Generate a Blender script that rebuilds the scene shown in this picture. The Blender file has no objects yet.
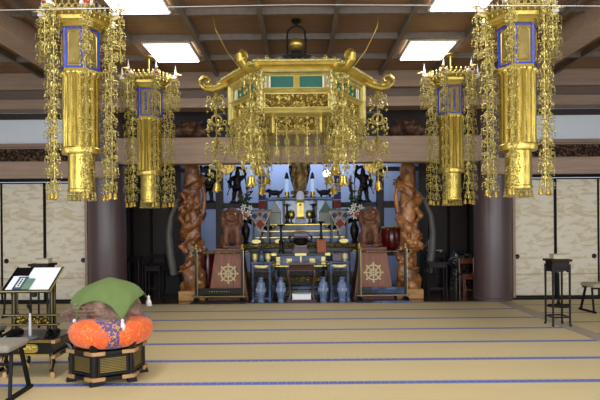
import bpy, math, random
import numpy as np
from mathutils import Vector, Matrix

random.seed(7)
SC = bpy.context.scene
COL = SC.collection
PI = math.pi
F, CX, CY, H, ROLL = 551.0, 300.0, 225.0, 1.54, 0.0087


def P(px, py, Y):
    """point of the hall seen at pixel (px, py) at depth Y"""
    dx, dy = px - CX, py - CY
    return Vector(((dx - ROLL * dy) * Y / F, Y, H - (dy + ROLL * dx) * Y / F))


def lin(c):
    return tuple((v / 255 / 12.92) if v / 255 <= 0.04045 else ((v / 255 + 0.055) / 1.055) ** 2.4 for v in c)


# ---------------------------------------------------------------- materials
def base_mat(name):
    m = bpy.data.materials.new(name)
    m.use_nodes = True
    nt = m.node_tree
    return m, nt, nt.nodes['Principled BSDF'], nt.nodes, nt.links


def M(name, col, rough=0.5, metal=0.0, var=0.15, scale=8.0, stretch=(1, 1, 1), bump=0.0, bscale=None, coat=0.0,
      emit=0.0, col2=None, spec=0.5, detail=3.0, ramp=(0.35, 0.65)):
    """noise-varied surface: two tones mixed by stretched noise, optional bump"""
    m, nt, b, N, L = base_mat(name)
    c = lin(col)
    c2 = lin(col2) if col2 else tuple(v * (1 - var) for v in c)
    tc = N.new('ShaderNodeTexCoord')
    mp = N.new('ShaderNodeMapping')
    mp.inputs['Scale'].default_value = stretch
    L.new(tc.outputs['Object'], mp.inputs['Vector'])
    no = N.new('ShaderNodeTexNoise')
    no.inputs['Scale'].default_value = scale
    no.inputs['Detail'].default_value = detail
    L.new(mp.outputs['Vector'], no.inputs['Vector'])
    rp = N.new('ShaderNodeValToRGB')
    rp.color_ramp.elements[0].position, rp.color_ramp.elements[1].position = ramp
    rp.color_ramp.elements[0].color = c2 + (1,)
    rp.color_ramp.elements[1].color = c + (1,)
    L.new(no.outputs['Fac'], rp.inputs['Fac'])
    L.new(rp.outputs['Color'], b.inputs['Base Color'])
    b.inputs['Roughness'].default_value = rough
    b.inputs['Metallic'].default_value = metal
    b.inputs['Coat Weight'].default_value = coat
    b.inputs['Coat Roughness'].default_value = 0.12
    b.inputs['Specular IOR Level'].default_value = spec
    if emit:
        b.inputs['Emission Color'].default_value = c + (1,)
        b.inputs['Emission Strength'].default_value = emit
    if bump:
        bn = no
        if bscale:
            bn = N.new('ShaderNodeTexNoise')
            bn.inputs['Scale'].default_value = bscale
            bn.inputs['Detail'].default_value = 4
            L.new(mp.outputs['Vector'], bn.inputs['Vector'])
        bp = N.new('ShaderNodeBump')
        bp.inputs['Strength'].default_value = bump
        bp.inputs['Distance'].default_value = 0.02
        L.new(bn.outputs['Fac'], bp.inputs['Height'])
        L.new(bp.outputs['Normal'], b.inputs['Normal'])
    return m


def mathn(nt, op, a, b=None, c=None):
    n = nt.nodes.new('ShaderNodeMath')
    n.operation = op
    for i, v in enumerate((a, b, c)):
        if v is None:
            continue
        if isinstance(v, (int, float)):
            n.inputs[i].default_value = v
        else:
            nt.links.new(v, n.inputs[i])
    return n.outputs[0]


def mixc(nt, fac, a, b):
    n = nt.nodes.new('ShaderNodeMix')
    n.data_type = 'RGBA'
    if isinstance(fac, (int, float)):
        n.inputs[0].default_value = fac
    else:
        nt.links.new(fac, n.inputs[0])
    for i, v in ((6, a), (7, b)):
        if isinstance(v, tuple):
            n.inputs[i].default_value = v + (1,) if len(v) == 3 else v
        else:
            nt.links.new(v, n.inputs[i])
    return n.outputs[2]


def tatami_material(name, border_a, border_b, width, y0, tint=(1, 1, 1)):
    m, nt, b, N, L = base_mat(name)
    tc = N.new('ShaderNodeTexCoord')
    sx = N.new('ShaderNodeSeparateXYZ')
    L.new(tc.outputs['Object'], sx.inputs[0])
    X, Y = sx.outputs[0], sx.outputs[1]
    no = N.new('ShaderNodeTexNoise')
    mp = N.new('ShaderNodeMapping')
    mp.inputs['Scale'].default_value = (0.6, 26, 1)
    L.new(tc.outputs['Object'], mp.inputs['Vector'])
    L.new(mp.outputs['Vector'], no.inputs['Vector'])
    no.inputs['Scale'].default_value = 3.0
    no.inputs['Detail'].default_value = 5
    big = N.new('ShaderNodeTexNoise')
    big.inputs['Scale'].default_value = 0.5
    L.new(tc.outputs['Object'], big.inputs['Vector'])
    t = [c for c in tint]
    ca = tuple(v * k for v, k in zip(lin((214, 196, 150)), t))
    cb = tuple(v * k for v, k in zip(lin((188, 166, 118)), t))
    cc = tuple(v * k for v, k in zip(lin((212, 196, 154)), t))
    weave = mixc(nt, no.outputs['Fac'], cb, ca)
    # thin darker lines where the rush weave turns, every 0.12 m across
    s = mathn(nt, 'ABSOLUTE', mathn(nt, 'SINE', mathn(nt, 'MULTIPLY', X, 52.0)))
    weave = mixc(nt, mathn(nt, 'MULTIPLY', mathn(nt, 'LESS_THAN', s, 0.10), 0.12), weave, lin((150, 130, 84)))
    weave = mixc(nt, mathn(nt, 'MULTIPLY', big.outputs['Fac'], 0.6), weave, cc)
    # cloth borders
    k = mathn(nt, 'DIVIDE', mathn(nt, 'SUBTRACT', Y, y0), 0.91)
    fr = mathn(nt, 'ABSOLUTE', mathn(nt, 'SUBTRACT', k, mathn(nt, 'ROUND', k)))
    on = mathn(nt, 'LESS_THAN', fr, width / 0.91 / 2)
    seam = mathn(nt, 'LESS_THAN', fr, 0.005)
    cx = mathn(nt, 'SINE', mathn(nt, 'MULTIPLY', X, 75.0))
    cy = mathn(nt, 'SINE', mathn(nt, 'MULTIPLY', fr, 150.0))
    pat = mathn(nt, 'GREATER_THAN', mathn(nt, 'MULTIPLY', cx, cy), 0.28)
    bc = mixc(nt, pat, border_a, border_b)
    bc = mixc(nt, seam, bc, tuple(v * 0.3 for v in border_a))
    out = mixc(nt, on, weave, bc)
    L.new(out, b.inputs['Base Color'])
    b.inputs['Roughness'].default_value = 0.55
    b.inputs['Specular IOR Level'].default_value = 0.35
    bp = N.new('ShaderNodeBump')
    bp.inputs['Strength'].default_value = 0.15
    bp.inputs['Distance'].default_value = 0.004
    L.new(no.outputs['Fac'], bp.inputs['Height'])
    L.new(bp.outputs['Normal'], b.inputs['Normal'])
    return m


def fusuma_material():
    m, nt, b, N, L = base_mat('fusuma_paper')
    tc = N.new('ShaderNodeTexCoord')
    mp = N.new('ShaderNodeMapping')
    mp.inputs['Scale'].default_value = (1.7, 1, 5.0)
    L.new(tc.outputs['Object'], mp.inputs['Vector'])
    no = N.new('ShaderNodeTexNoise')
    no.inputs['Scale'].default_value = 1.5
    no.inputs['Detail'].default_value = 4
    no.inputs['Distortion'].default_value = 1.4
    L.new(mp.outputs['Vector'], no.inputs['Vector'])
    rp = N.new('ShaderNodeValToRGB')
    e = rp.color_ramp.elements
    e[0].position, e[0].color = 0.44, lin((224, 215, 196)) + (1,)
    e[1].position, e[1].color = 0.70, lin((226, 217, 199)) + (1,)
    for q, c in ((0.54, (214, 202, 176)), (0.595, (200, 184, 150)), (0.63, (212, 199, 172))):
        k = e.new(q)
        k.color = lin(c) + (1,)
    L.new(no.outputs['Fac'], rp.inputs['Fac'])
    L.new(rp.outputs['Color'], b.inputs['Base Color'])
    b.inputs['Roughness'].default_value = 0.75
    return m


def board_material(name, c1, c2, axis, width, groove=0.02, rough=0.5, coat=0.0):
    """boards of the given width laid side by side along an axis, grain running the other way"""
    m, nt, b, N, L = base_mat(name)
    tc = N.new('ShaderNodeTexCoord')
    sx = N.new('ShaderNodeSeparateXYZ')
    L.new(tc.outputs['Object'], sx.inputs[0])
    v = sx.outputs[axis]
    k = mathn(nt, 'DIVIDE', v, width)
    fr = mathn(nt, 'FRACT', k)
    idn = mathn(nt, 'FLOOR', k)
    wn = N.new('ShaderNodeTexWhiteNoise')
    wn.noise_dimensions = '1D'
    L.new(idn, wn.inputs['W'])
    mp = N.new('ShaderNodeMapping')
    mp.inputs['Scale'].default_value = tuple(14 if i == axis else 1.2 for i in range(3))
    L.new(tc.outputs['Object'], mp.inputs['Vector'])
    no = N.new('ShaderNodeTexNoise')
    no.inputs['Scale'].default_value = 2.0
    no.inputs['Detail'].default_value = 5
    L.new(mp.outputs['Vector'], no.inputs['Vector'])
    f = mathn(nt, 'ADD', mathn(nt, 'MULTIPLY', no.outputs['Fac'], 0.7), mathn(nt, 'MULTIPLY', wn.outputs[0], 0.3))
    c = mixc(nt, f, lin(c1), lin(c2))
    g = mathn(nt, 'LESS_THAN', fr, groove)
    c = mixc(nt, g, c, tuple(x * 0.25 for x in lin(c1)))
    L.new(c, b.inputs['Base Color'])
    b.inputs['Roughness'].default_value = rough
    b.inputs['Coat Weight'].default_value = coat
    b.inputs['Coat Roughness'].default_value = 0.15
    return m


def carved_gold(name, scale, c1=(220, 194, 100), c2=(136, 108, 42)):
    """gilded openwork scrolls: cells and swirls with dark ground"""
    m, nt, b, N, L = base_mat(name)
    tc = N.new('ShaderNodeTexCoord')
    no = N.new('ShaderNodeTexNoise')
    no.inputs['Scale'].default_value = scale * 0.5
    no.inputs['Distortion'].default_value = 2.5
    L.new(tc.outputs['Object'], no.inputs['Vector'])
    vo = N.new('ShaderNodeTexVoronoi')
    vo.inputs['Scale'].default_value = scale
    vo.feature = 'SMOOTH_F1'
    L.new(tc.outputs['Object'], vo.inputs['Vector'])
    s = mathn(nt, 'ADD', mathn(nt, 'MULTIPLY', vo.outputs['Distance'], 1.0), mathn(nt, 'MULTIPLY', no.outputs['Fac'], 0.6))
    w = mathn(nt, 'SINE', mathn(nt, 'MULTIPLY', s, 14.0))
    rp = N.new('ShaderNodeValToRGB')
    e = rp.color_ramp.elements
    e[0].position, e[0].color = 0.25, lin(c2) + (1,)
    e[1].position, e[1].color = 0.6, lin(c1) + (1,)
    L.new(mathn(nt, 'ADD', mathn(nt, 'MULTIPLY', w, 0.5), 0.5), rp.inputs['Fac'])
    L.new(rp.outputs['Color'], b.inputs['Base Color'])
    b.inputs['Metallic'].default_value = 0.6
    b.inputs['Roughness'].default_value = 0.36
    bp = N.new('ShaderNodeBump')
    bp.inputs['Strength'].default_value = 0.9
    bp.inputs['Distance'].default_value = 0.02
    L.new(w, bp.inputs['Height'])
    L.new(bp.outputs['Normal'], b.inputs['Normal'])
    return m


def brocade(name, c, gold, scale=26):
    m, nt, b, N, L = base_mat(name)
    tc = N.new('ShaderNodeTexCoord')
    no = N.new('ShaderNodeTexNoise')
    no.inputs['Scale'].default_value = scale
    no.inputs['Distortion'].default_value = 1.5
    no.inputs['Detail'].default_value = 2
    L.new(tc.outputs['Object'], no.inputs['Vector'])
    f = mathn(nt, 'GREATER_THAN', no.outputs['Fac'], 0.57)
    L.new(mixc(nt, f, lin(c), lin(gold)), b.inputs['Base Color'])
    b.inputs['Roughness'].default_value = 0.55
    b.inputs['Sheen Weight'].default_value = 0.2
    return m


GOLD = M('gold_leaf', (208, 182, 92), 0.3, 0.82, var=0.2, scale=6)
GOLDL = M('gold_filigree', (214, 196, 116), 0.36, 0.6, var=0.5, scale=40)
GOLDP = M('pale_gold', (222, 206, 132), 0.4, 0.55, var=0.2, scale=10)
GOLDD = M('dull_gold', (158, 138, 78), 0.42, 0.65, var=0.3, scale=7)
GOLDC = carved_gold('carved_gold', 16)
GOLDC2 = carved_gold('carved_gold_fine', 30, (216, 182, 90), (56, 42, 16))
GOLDS = M('engraved_gold', (208, 182, 90), 0.26, 0.85, var=0.45, scale=5, stretch=(9, 9, 0.6), bump=0.25)
BLUE = M('blue_enamel', (38, 62, 190), 0.4, 0, var=0.2)
GREEN = M('green_panel', (8, 92, 78), 0.55, 0, var=0.2)
WHITEP = M('white_paint', (226, 226, 222), 0.6, 0, var=0.06)
REDP = M('red_paint', (176, 34, 40), 0.5, 0, var=0.2)
LACQ = M('black_lacquer', (10, 10, 13), 0.3, 0, var=0.3, coat=0.12, spec=0.35)
LACQB = M('lacquer_painted_sheen', (78, 108, 164), 0.22, 0, col2=(9, 12, 22), scale=2.5, coat=0.3, spec=0.4, ramp=(0.42, 0.72))  # black lacquer with its blue daylight reflection painted in as noise patches
BLACK = M('matt_black', (13, 12, 13), 0.6, 0, var=0.3, spec=0.25)
DARKW = M('dark_rosewood', (30, 17, 17), 0.45, 0, var=0.35, scale=5, stretch=(6, 6, 0.7), spec=0.25)
REDW = M('red_rosewood', (66, 26, 24), 0.3, 0, var=0.4, scale=6, stretch=(1, 6, 6), coat=0.4)
PEDW = M('pedestal_wood', (138, 80, 52), 0.5, 0, var=0.4, scale=4, stretch=(8, 8, 0.7))
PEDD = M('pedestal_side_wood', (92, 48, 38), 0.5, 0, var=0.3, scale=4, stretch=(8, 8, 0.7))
LIONW = M('carved_lion_wood', (124, 80, 56), 0.5, 0, var=0.5, scale=14, bump=0.5, bscale=45)
DRAGW = M('polished_dragon_wood', (186, 126, 70), 0.32, 0, col2=(92, 52, 28), scale=4, stretch=(1, 1, 0.7), bump=0.35, bscale=26, coat=0.35)
DRAGD = M('dark_dragon_wood', (158, 98, 54), 0.32, 0, col2=(78, 44, 24), scale=5, bump=0.35, bscale=26, coat=0.35)
BLKW = M('straw_wood_block', (190, 142, 78), 0.5, 0, var=0.25, scale=4, stretch=(0.8, 6, 6))
BEAM = M('weathered_beam', (150, 126, 108), 0.6, 0, var=0.2, scale=3, stretch=(0.5, 7, 7), detail=5)
BEAML = M('pale_beam', (164, 138, 120), 0.6, 0, var=0.2, scale=3, stretch=(0.5, 7, 7), detail=5)
BEAMC = M('ceiling_beam_wood', (112, 100, 90), 0.6, 0, var=0.2, scale=3, stretch=(4, 0.6, 4), detail=5)
CEILW = M('ceiling_board', (138, 106, 78), 0.6, 0, var=0.22, scale=2.0, stretch=(0.7, 9, 1), detail=5)
RANMA = carved_gold('carved_transom_wood', 14, (118, 84, 60), (24, 16, 13))
for n_ in RANMA.node_tree.nodes:
    if n_.type == 'BSDF_PRINCIPLED':
        n_.inputs['Metallic'].default_value = 0
        n_.inputs['Roughness'].default_value = 0.6
PILLAR = M('plum_brown_pillar', (82, 64, 65), 0.38, 0, var=0.12, scale=3, stretch=(8, 8, 0.4), coat=0.15)
PLASTER = M('white_plaster', (214, 220, 228), 0.85, 0, var=0.04, scale=2)
BACKW = M('pale_blue_plaster', (176, 186, 214), 0.85, 0, var=0.06, scale=1.5)
DARKWALL = board_material('dark_wall_boards', (40, 30, 26), (66, 50, 42), 0, 0.42, 0.04, 0.55)
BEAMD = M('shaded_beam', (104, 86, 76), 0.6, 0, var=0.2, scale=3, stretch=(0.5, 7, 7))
DARKTIM = M('dark_timber', (44, 34, 32), 0.5, 0, var=0.25, scale=4, stretch=(5, 5, 0.7))
ALTFLOOR = board_material('polished_dark_floor', (58, 38, 26), (86, 58, 40), 0, 0.24, 0.02, 0.22, 0.5)
SILLW = M('worn_sill_wood', (168, 152, 132), 0.5, 0, var=0.25, scale=3, stretch=(8, 0.6, 1), detail=5)
TUSK = M('pale_tusk', (124, 118, 108), 0.5, 0, var=0.2, scale=5)
BLUEGREY = M('blue_grey_porcelain', (116, 136, 172), 0.3, 0, col2=(70, 88, 122), scale=26, coat=0.5, bump=0.25)
CLOTHG = M('green_cloth', (104, 124, 68), 0.85, 0, var=0.15, scale=3, bump=0.15, bscale=70)
BURLAP = M('weathered_brown_wood', (150, 120, 102), 0.8, 0, col2=(86, 64, 54), scale=9, bump=0.9, bscale=24)
TASSEL = M('white_tassel', (226, 222, 216), 0.8, 0, var=0.1, scale=60, stretch=(1, 1, 0.1))
ORANGE = brocade('orange_brocade', (232, 92, 40), (232, 140, 48))
PURPLE = brocade('purple_brocade', (92, 62, 116), (196, 150, 70))
PAPER = M('white_paper', (232, 236, 246), 0.8, 0, var=0.02)
TEAL = M('teal_cover', (52, 84, 104), 0.7, 0, var=0.12)
GREENP = M('green_cover', (104, 134, 116), 0.7, 0, var=0.15)
GREYPAD = M('grey_seat_fabric', (148, 142, 130), 0.9, 0, var=0.15, scale=50, bump=0.2)
BEIGEPAD = M('beige_seat_fabric', (172, 162, 136), 0.9, 0, var=0.15, scale=50)
BRASS = M('pale_brass', (196, 156, 108), 0.4, 0.5, var=0.2)
SILVER = M('brushed_white_metal', (188, 192, 198), 0.35, 0.4, var=0.08)
GREY = M('grey_plastic', (92, 98, 104), 0.45, 0, var=0.1)
AMBER = M('amber_wood', (150, 68, 4), 0.5, 0, var=0.25, scale=5, stretch=(8, 8, 1), coat=0.0)
PURPG = M('purple_grey_bronze', (112, 98, 106), 0.4, 0.2, var=0.2)
REDL = M('dark_red_lacquer', (104, 20, 16), 0.25, 0, var=0.2, coat=0.4)
LEAF = M('dark_leaf', (44, 68, 44), 0.5, 0, var=0.4, scale=20)
PETAL = M('white_petal', (232, 228, 222), 0.7, 0, var=0.05)
PINKP = M('pink_petal', (196, 140, 150), 0.7, 0, var=0.2)
ORPET = M('orange_petal', (206, 90, 50), 0.7, 0, var=0.2)
HOODG = M('grey_cover_cloth', (170, 172, 168), 0.7, 0, var=0.1, scale=12)
HOODN = M('sage_green_cloth', (104, 128, 112), 0.7, 0, var=0.15, scale=12)
STEM = M('stem_green', (70, 84, 52), 0.6, 0, var=0.2)
GLOW = M('lit_diffuser', (255, 253, 246), 0.5, 0, emit=9.0)
GLOBE = M('lit_globe', (255, 240, 214), 0.5, 0, emit=5.0)
BLUEGLOW = M('pale_blue_glass', (170, 200, 236), 0.2, 0, emit=0.5, var=0.2)
CHAIRW = M('orange_chair_wood', (112, 58, 28), 0.4, 0, var=0.3, scale=5, stretch=(6, 6, 1), coat=0.2)
WIREM = M('white_wire', (200, 200, 200), 0.5, 0, var=0.05)
FRAMEW = M('white_fixture_frame', (206, 202, 194), 0.5, 0, var=0.06)
BRONZE = M('dark_bronze', (30, 26, 24), 0.35, 0.5, var=0.3, scale=10)
BUDD = M('aged_gilt', (186, 150, 84), 0.4, 0.5, col2=(84, 64, 36), scale=14)
CHECK_R = M('brocade_red', (128, 40, 38), 0.7, 0, var=0.2)
CHECK_W = M('brocade_white', (176, 170, 164), 0.7, 0, col2=(104, 84, 80), scale=34)
NAVYC = M('navy_brocade', (44, 56, 116), 0.7, 0, var=0.3, scale=30)
EMBLEM = M('ivory_inlay', (206, 192, 150), 0.6, 0, var=0.08)
BOXB = M('beige_card', (192, 182, 152), 0.7, 0, var=0.08)


# ---------------------------------------------------------------- mesh builder
class MB:
    def __init__(self):
        self.v, self.f, self.m = [], [], []
        self.X = Matrix.Identity(4)

    def add(self, vs, fs, m=0):
        b = len(self.v)
        X = self.X
        self.v.extend((X @ Vector(p))[:] for p in vs)
        self.f.extend(tuple(b + i for i in f) for f in fs)
        self.m.extend([m] * len(fs))
        return self

    def box(self, c, s, m=0, rz=0.0, R=None):
        Q = R if R is not None else Matrix.Rotation(rz, 3, 'Z')
        c = Vector(c)
        vs = [c + Q @ Vector((sx * s[0] / 2, sy * s[1] / 2, sz * s[2] / 2)) for sz in (-1, 1) for sy in (-1, 1) for sx in (-1, 1)]
        return self.add(vs, [(0, 2, 3, 1), (4, 5, 7, 6), (0, 1, 5, 4), (2, 6, 7, 3), (0, 4, 6, 2), (1, 3, 7, 5)], m)

    def bar(self, a, b, w, d, m=0, up=(0, 0, 1)):
        """rectangular bar from a to b, w across, d along the up side"""
        a, b = Vector(a), Vector(b)
        t = (b - a)
        ln = t.length
        t.normalize()
        u = Vector(up)
        if abs(t.dot(u)) > 0.99:
            u = Vector((0, 1, 0))
        s = t.cross(u).normalized()
        u = s.cross(t)
        R = Matrix((s, t, u)).transposed()
        return self.box((a + b) / 2, (w, ln, d), m, R=R)

    def lathe(self, prof, n=16, c=(0, 0, 0), m=0, a0=0.0, caps=True, R=None, mods=None, sx=1.0, sy=1.0, mfun=None):
        c = Vector(c)
        vs, fs = [], []
        for (r, z) in prof:
            for i in range(n):
                a = a0 + 2 * PI * i / n
                k = r * (mods(a, z) if mods else 1.0)
                p = Vector((k * math.cos(a) * sx, k * math.sin(a) * sy, z))
                if R is not None:
                    p = R @ p
                vs.append(c + p)
        k = len(prof)
        ms = []
        for j in range(k - 1):
            for i in range(n):
                i2 = (i + 1) % n
                fs.append((j * n + i, j * n + i2, (j + 1) * n + i2, (j + 1) * n + i))
                ms.append(mfun(i, j) if mfun else m)
        if caps:
            if prof[0][0] > 1e-5:
                fs.append(tuple(reversed(range(n))))
                ms.append(m)
            if prof[-1][0] > 1e-5:
                fs.append(tuple((k - 1) * n + i for i in range(n)))
                ms.append(m)
        b = len(self.v)
        self.v.extend((self.X @ p)[:] for p in vs)
        self.f.extend(tuple(b + i for i in f) for f in fs)
        self.m.extend(ms)
        return self

    def tube(self, pts, rad, n=8, m=0, caps=True, flat=1.0):
        pts = [Vector(p) for p in pts]
        k = len(pts)
        if isinstance(rad, (int, float)):
            rad = [rad] * k
        T = []
        for i in range(k):
            t = pts[min(i + 1, k - 1)] - pts[max(i - 1, 0)]
            T.append(t.normalized() if t.length > 1e-9 else Vector((0, 0, 1)))
        u = Vector((0, 0, 1)) if abs(T[0].z) < 0.9 else Vector((0, 1, 0))
        s = T[0].cross(u).normalized()
        vs, fs = [], []
        for i in range(k):
            s = (s - T[i] * s.dot(T[i])).normalized()
            w = T[i].cross(s)
            for j in range(n):
                a = 2 * PI * j / n
                vs.append(pts[i] + s * (math.cos(a) * rad[i] * flat) + w * (math.sin(a) * rad[i]))
        for i in range(k - 1):
            for j in range(n):
                j2 = (j + 1) % n
                fs.append((i * n + j, i * n + j2, (i + 1) * n + j2, (i + 1) * n + j))
        if caps:
            fs.append(tuple(reversed(range(n))))
            fs.append(tuple((k - 1) * n + j for j in range(n)))
        return self.add(vs, fs, m)

    def ell(self, c, r, nu=10, nv=7, m=0, R=None):
        c = Vector(c)
        if isinstance(r, (int, float)):
            r = (r, r, r)
        vs, fs = [], []
        q = lambda p: c + (R @ p if R is not None else p)
        vs.append(q(Vector((0, 0, -r[2]))))
        for j in range(1, nv):
            ph = -PI / 2 + PI * j / nv
            for i in range(nu):
                a = 2 * PI * i / nu
                vs.append(q(Vector((r[0] * math.cos(ph) * math.cos(a), r[1] * math.cos(ph) * math.sin(a), r[2] * math.sin(ph)))))
        vs.append(q(Vector((0, 0, r[2]))))
        for i in range(nu):
            fs.append((0, 1 + (i + 1) % nu, 1 + i))
            fs.append((len(vs) - 1, 1 + (nv - 2) * nu + i, 1 + (nv - 2) * nu + (i + 1) % nu))
        for j in range(nv - 2):
            for i in range(nu):
                i2 = (i + 1) % nu
                fs.append((1 + j * nu + i, 1 + j * nu + i2, 1 + (j + 1) * nu + i2, 1 + (j + 1) * nu + i))
        return self.add(vs, fs, m)

    def octa(self, c, r, rz, m=0):
        x, y, z = c
        return self.add([(x, y, z - rz), (x + r, y, z), (x, y + r, z), (x - r, y, z), (x, y - r, z), (x, y, z + rz)],
                        [(0, 2, 1), (0, 3, 2), (0, 4, 3), (0, 1, 4), (5, 1, 2), (5, 2, 3), (5, 3, 4), (5, 4, 1)], m)

    def torus(self, c, R_, r, n=12, k=6, m=0, axis='Z'):
        c = Vector(c)
        vs, fs = [], []
        for i in range(n):
            a = 2 * PI * i / n
            for j in range(k):
                b = 2 * PI * j / k
                x, y, z = (R_ + r * math.cos(b)) * math.cos(a), (R_ + r * math.cos(b)) * math.sin(a), r * math.sin(b)
                if axis == 'Y':
                    x, y, z = x, z, y
                elif axis == 'X':
                    x, y, z = z, x, y
                vs.append(c + Vector((x, y, z)))
        for i in range(n):
            for j in range(k):
                i2, j2 = (i + 1) % n, (j + 1) % k
                fs.append((i * k + j, i2 * k + j, i2 * k + j2, i * k + j2))
        return self.add(vs, fs, m)

    def prism(self, pts, y0, y1, m=0):
        """outline in x-z, extruded from y0 to y1"""
        n = len(pts)
        vs = [(x, y0, z) for x, z in pts] + [(x, y1, z) for x, z in pts]
        fs = [tuple(range(n)), tuple(reversed(range(n, 2 * n)))]
        fs += [(i, n + i, n + (i + 1) % n, (i + 1) % n) for i in range(n)]
        return self.add(vs, fs, m)

    def frustum(self, c, b, t, h, m=0, side_m=None, off=(0, 0)):
        """box with bottom size b=(x,y), top size t at height h"""
        x, y, z = c
        vs = []
        for (s, zz, o) in ((b, z, (0, 0)), (t, z + h, off)):
            vs += [(x + o[0] - s[0] / 2, y + o[1] - s[1] / 2, zz), (x + o[0] + s[0] / 2, y + o[1] - s[1] / 2, zz),
                   (x + o[0] + s[0] / 2, y + o[1] + s[1] / 2, zz), (x + o[0] - s[0] / 2, y + o[1] + s[1] / 2, zz)]
        self.add(vs, [(0, 3, 2, 1), (4, 5, 6, 7), (0, 1, 5, 4), (2, 3, 7, 6)], m)
        return self.add(vs, [(1, 2, 6, 5), (3, 0, 4, 7)], m if side_m is None else side_m)

    def mesh(self, name, mats, smooth=True, angle=0.6):
        me = bpy.data.meshes.new(name)
        me.from_pydata(self.v, [], self.f)
        for mm in (mats if isinstance(mats, (list, tuple)) else [mats]):
            me.materials.append(mm)
        me.polygons.foreach_set('material_index', self.m)
        if smooth:
            me.polygons.foreach_set('use_smooth', [True] * len(me.polygons))
            me.update()
            me.set_sharp_from_angle(angle=angle)
        me.update()
        return me

    def build(self, name, mats, parent=None, loc=(0, 0, 0), smooth=True, angle=0.6, bevel=0.0, rz=0.0, label=None):
        return link(name, self.mesh(name, mats, smooth, angle), parent, loc, bevel, rz, label)


def link(name, me, parent=None, loc=(0, 0, 0), bevel=0.0, rz=0.0, label=None):
    o = bpy.data.objects.new(name, me)
    COL.objects.link(o)
    o.location = loc
    o.rotation_euler = (0, 0, rz)
    if parent is not None:
        o.parent = parent
    if bevel:
        b = o.modifiers.new('bevel', 'BEVEL')
        b.width = bevel
        b.segments = 2
        b.limit_method = 'ANGLE'
        b.angle_limit = 0.7
    if label:
        o['label'] = label
    return o


def thing(name, label, cat, loc=(0, 0, 0), rz=0.0, group=None):
    o = bpy.data.objects.new(name, None)
    COL.objects.link(o)
    o.location = loc
    o.rotation_euler = (0, 0, rz)
    o.empty_display_size = 0.1
    return tag(o, label, cat, group)


def tag(o, label, cat, group=None):
    o['label'] = label
    o['category'] = cat
    if group:
        o['group'] = group
    return o


def struct(o, label=None):
    o['kind'] = 'structure'
    if label:
        o['label'] = label
    return o


def dup(root, loc, label, rz=None, group=None):
    """copy of a thing with copies of its parts and sub-parts"""
    def rec(o, par):
        c = o.copy()
        COL.objects.link(c)
        c.parent = par
        for ch in o.children:
            rec(ch, c)
        return c
    r = rec(root, None)
    r.location = loc
    if rz is not None:
        r.rotation_euler = (0, 0, rz)
    r['label'] = label
    if group:
        r['group'] = group
    return r


# ---------------------------------------------------------------- carved shapes: smooth union of ellipsoids and tapered limbs
def E(c, r, rot=None):
    return ('e', Vector(c), Vector(r) if not isinstance(r, (int, float)) else Vector((r, r, r)), rot)


def C(a, b, ra, rb=None):
    return ('c', Vector(a), Vector(b), ra, ra if rb is None else rb)


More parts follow.
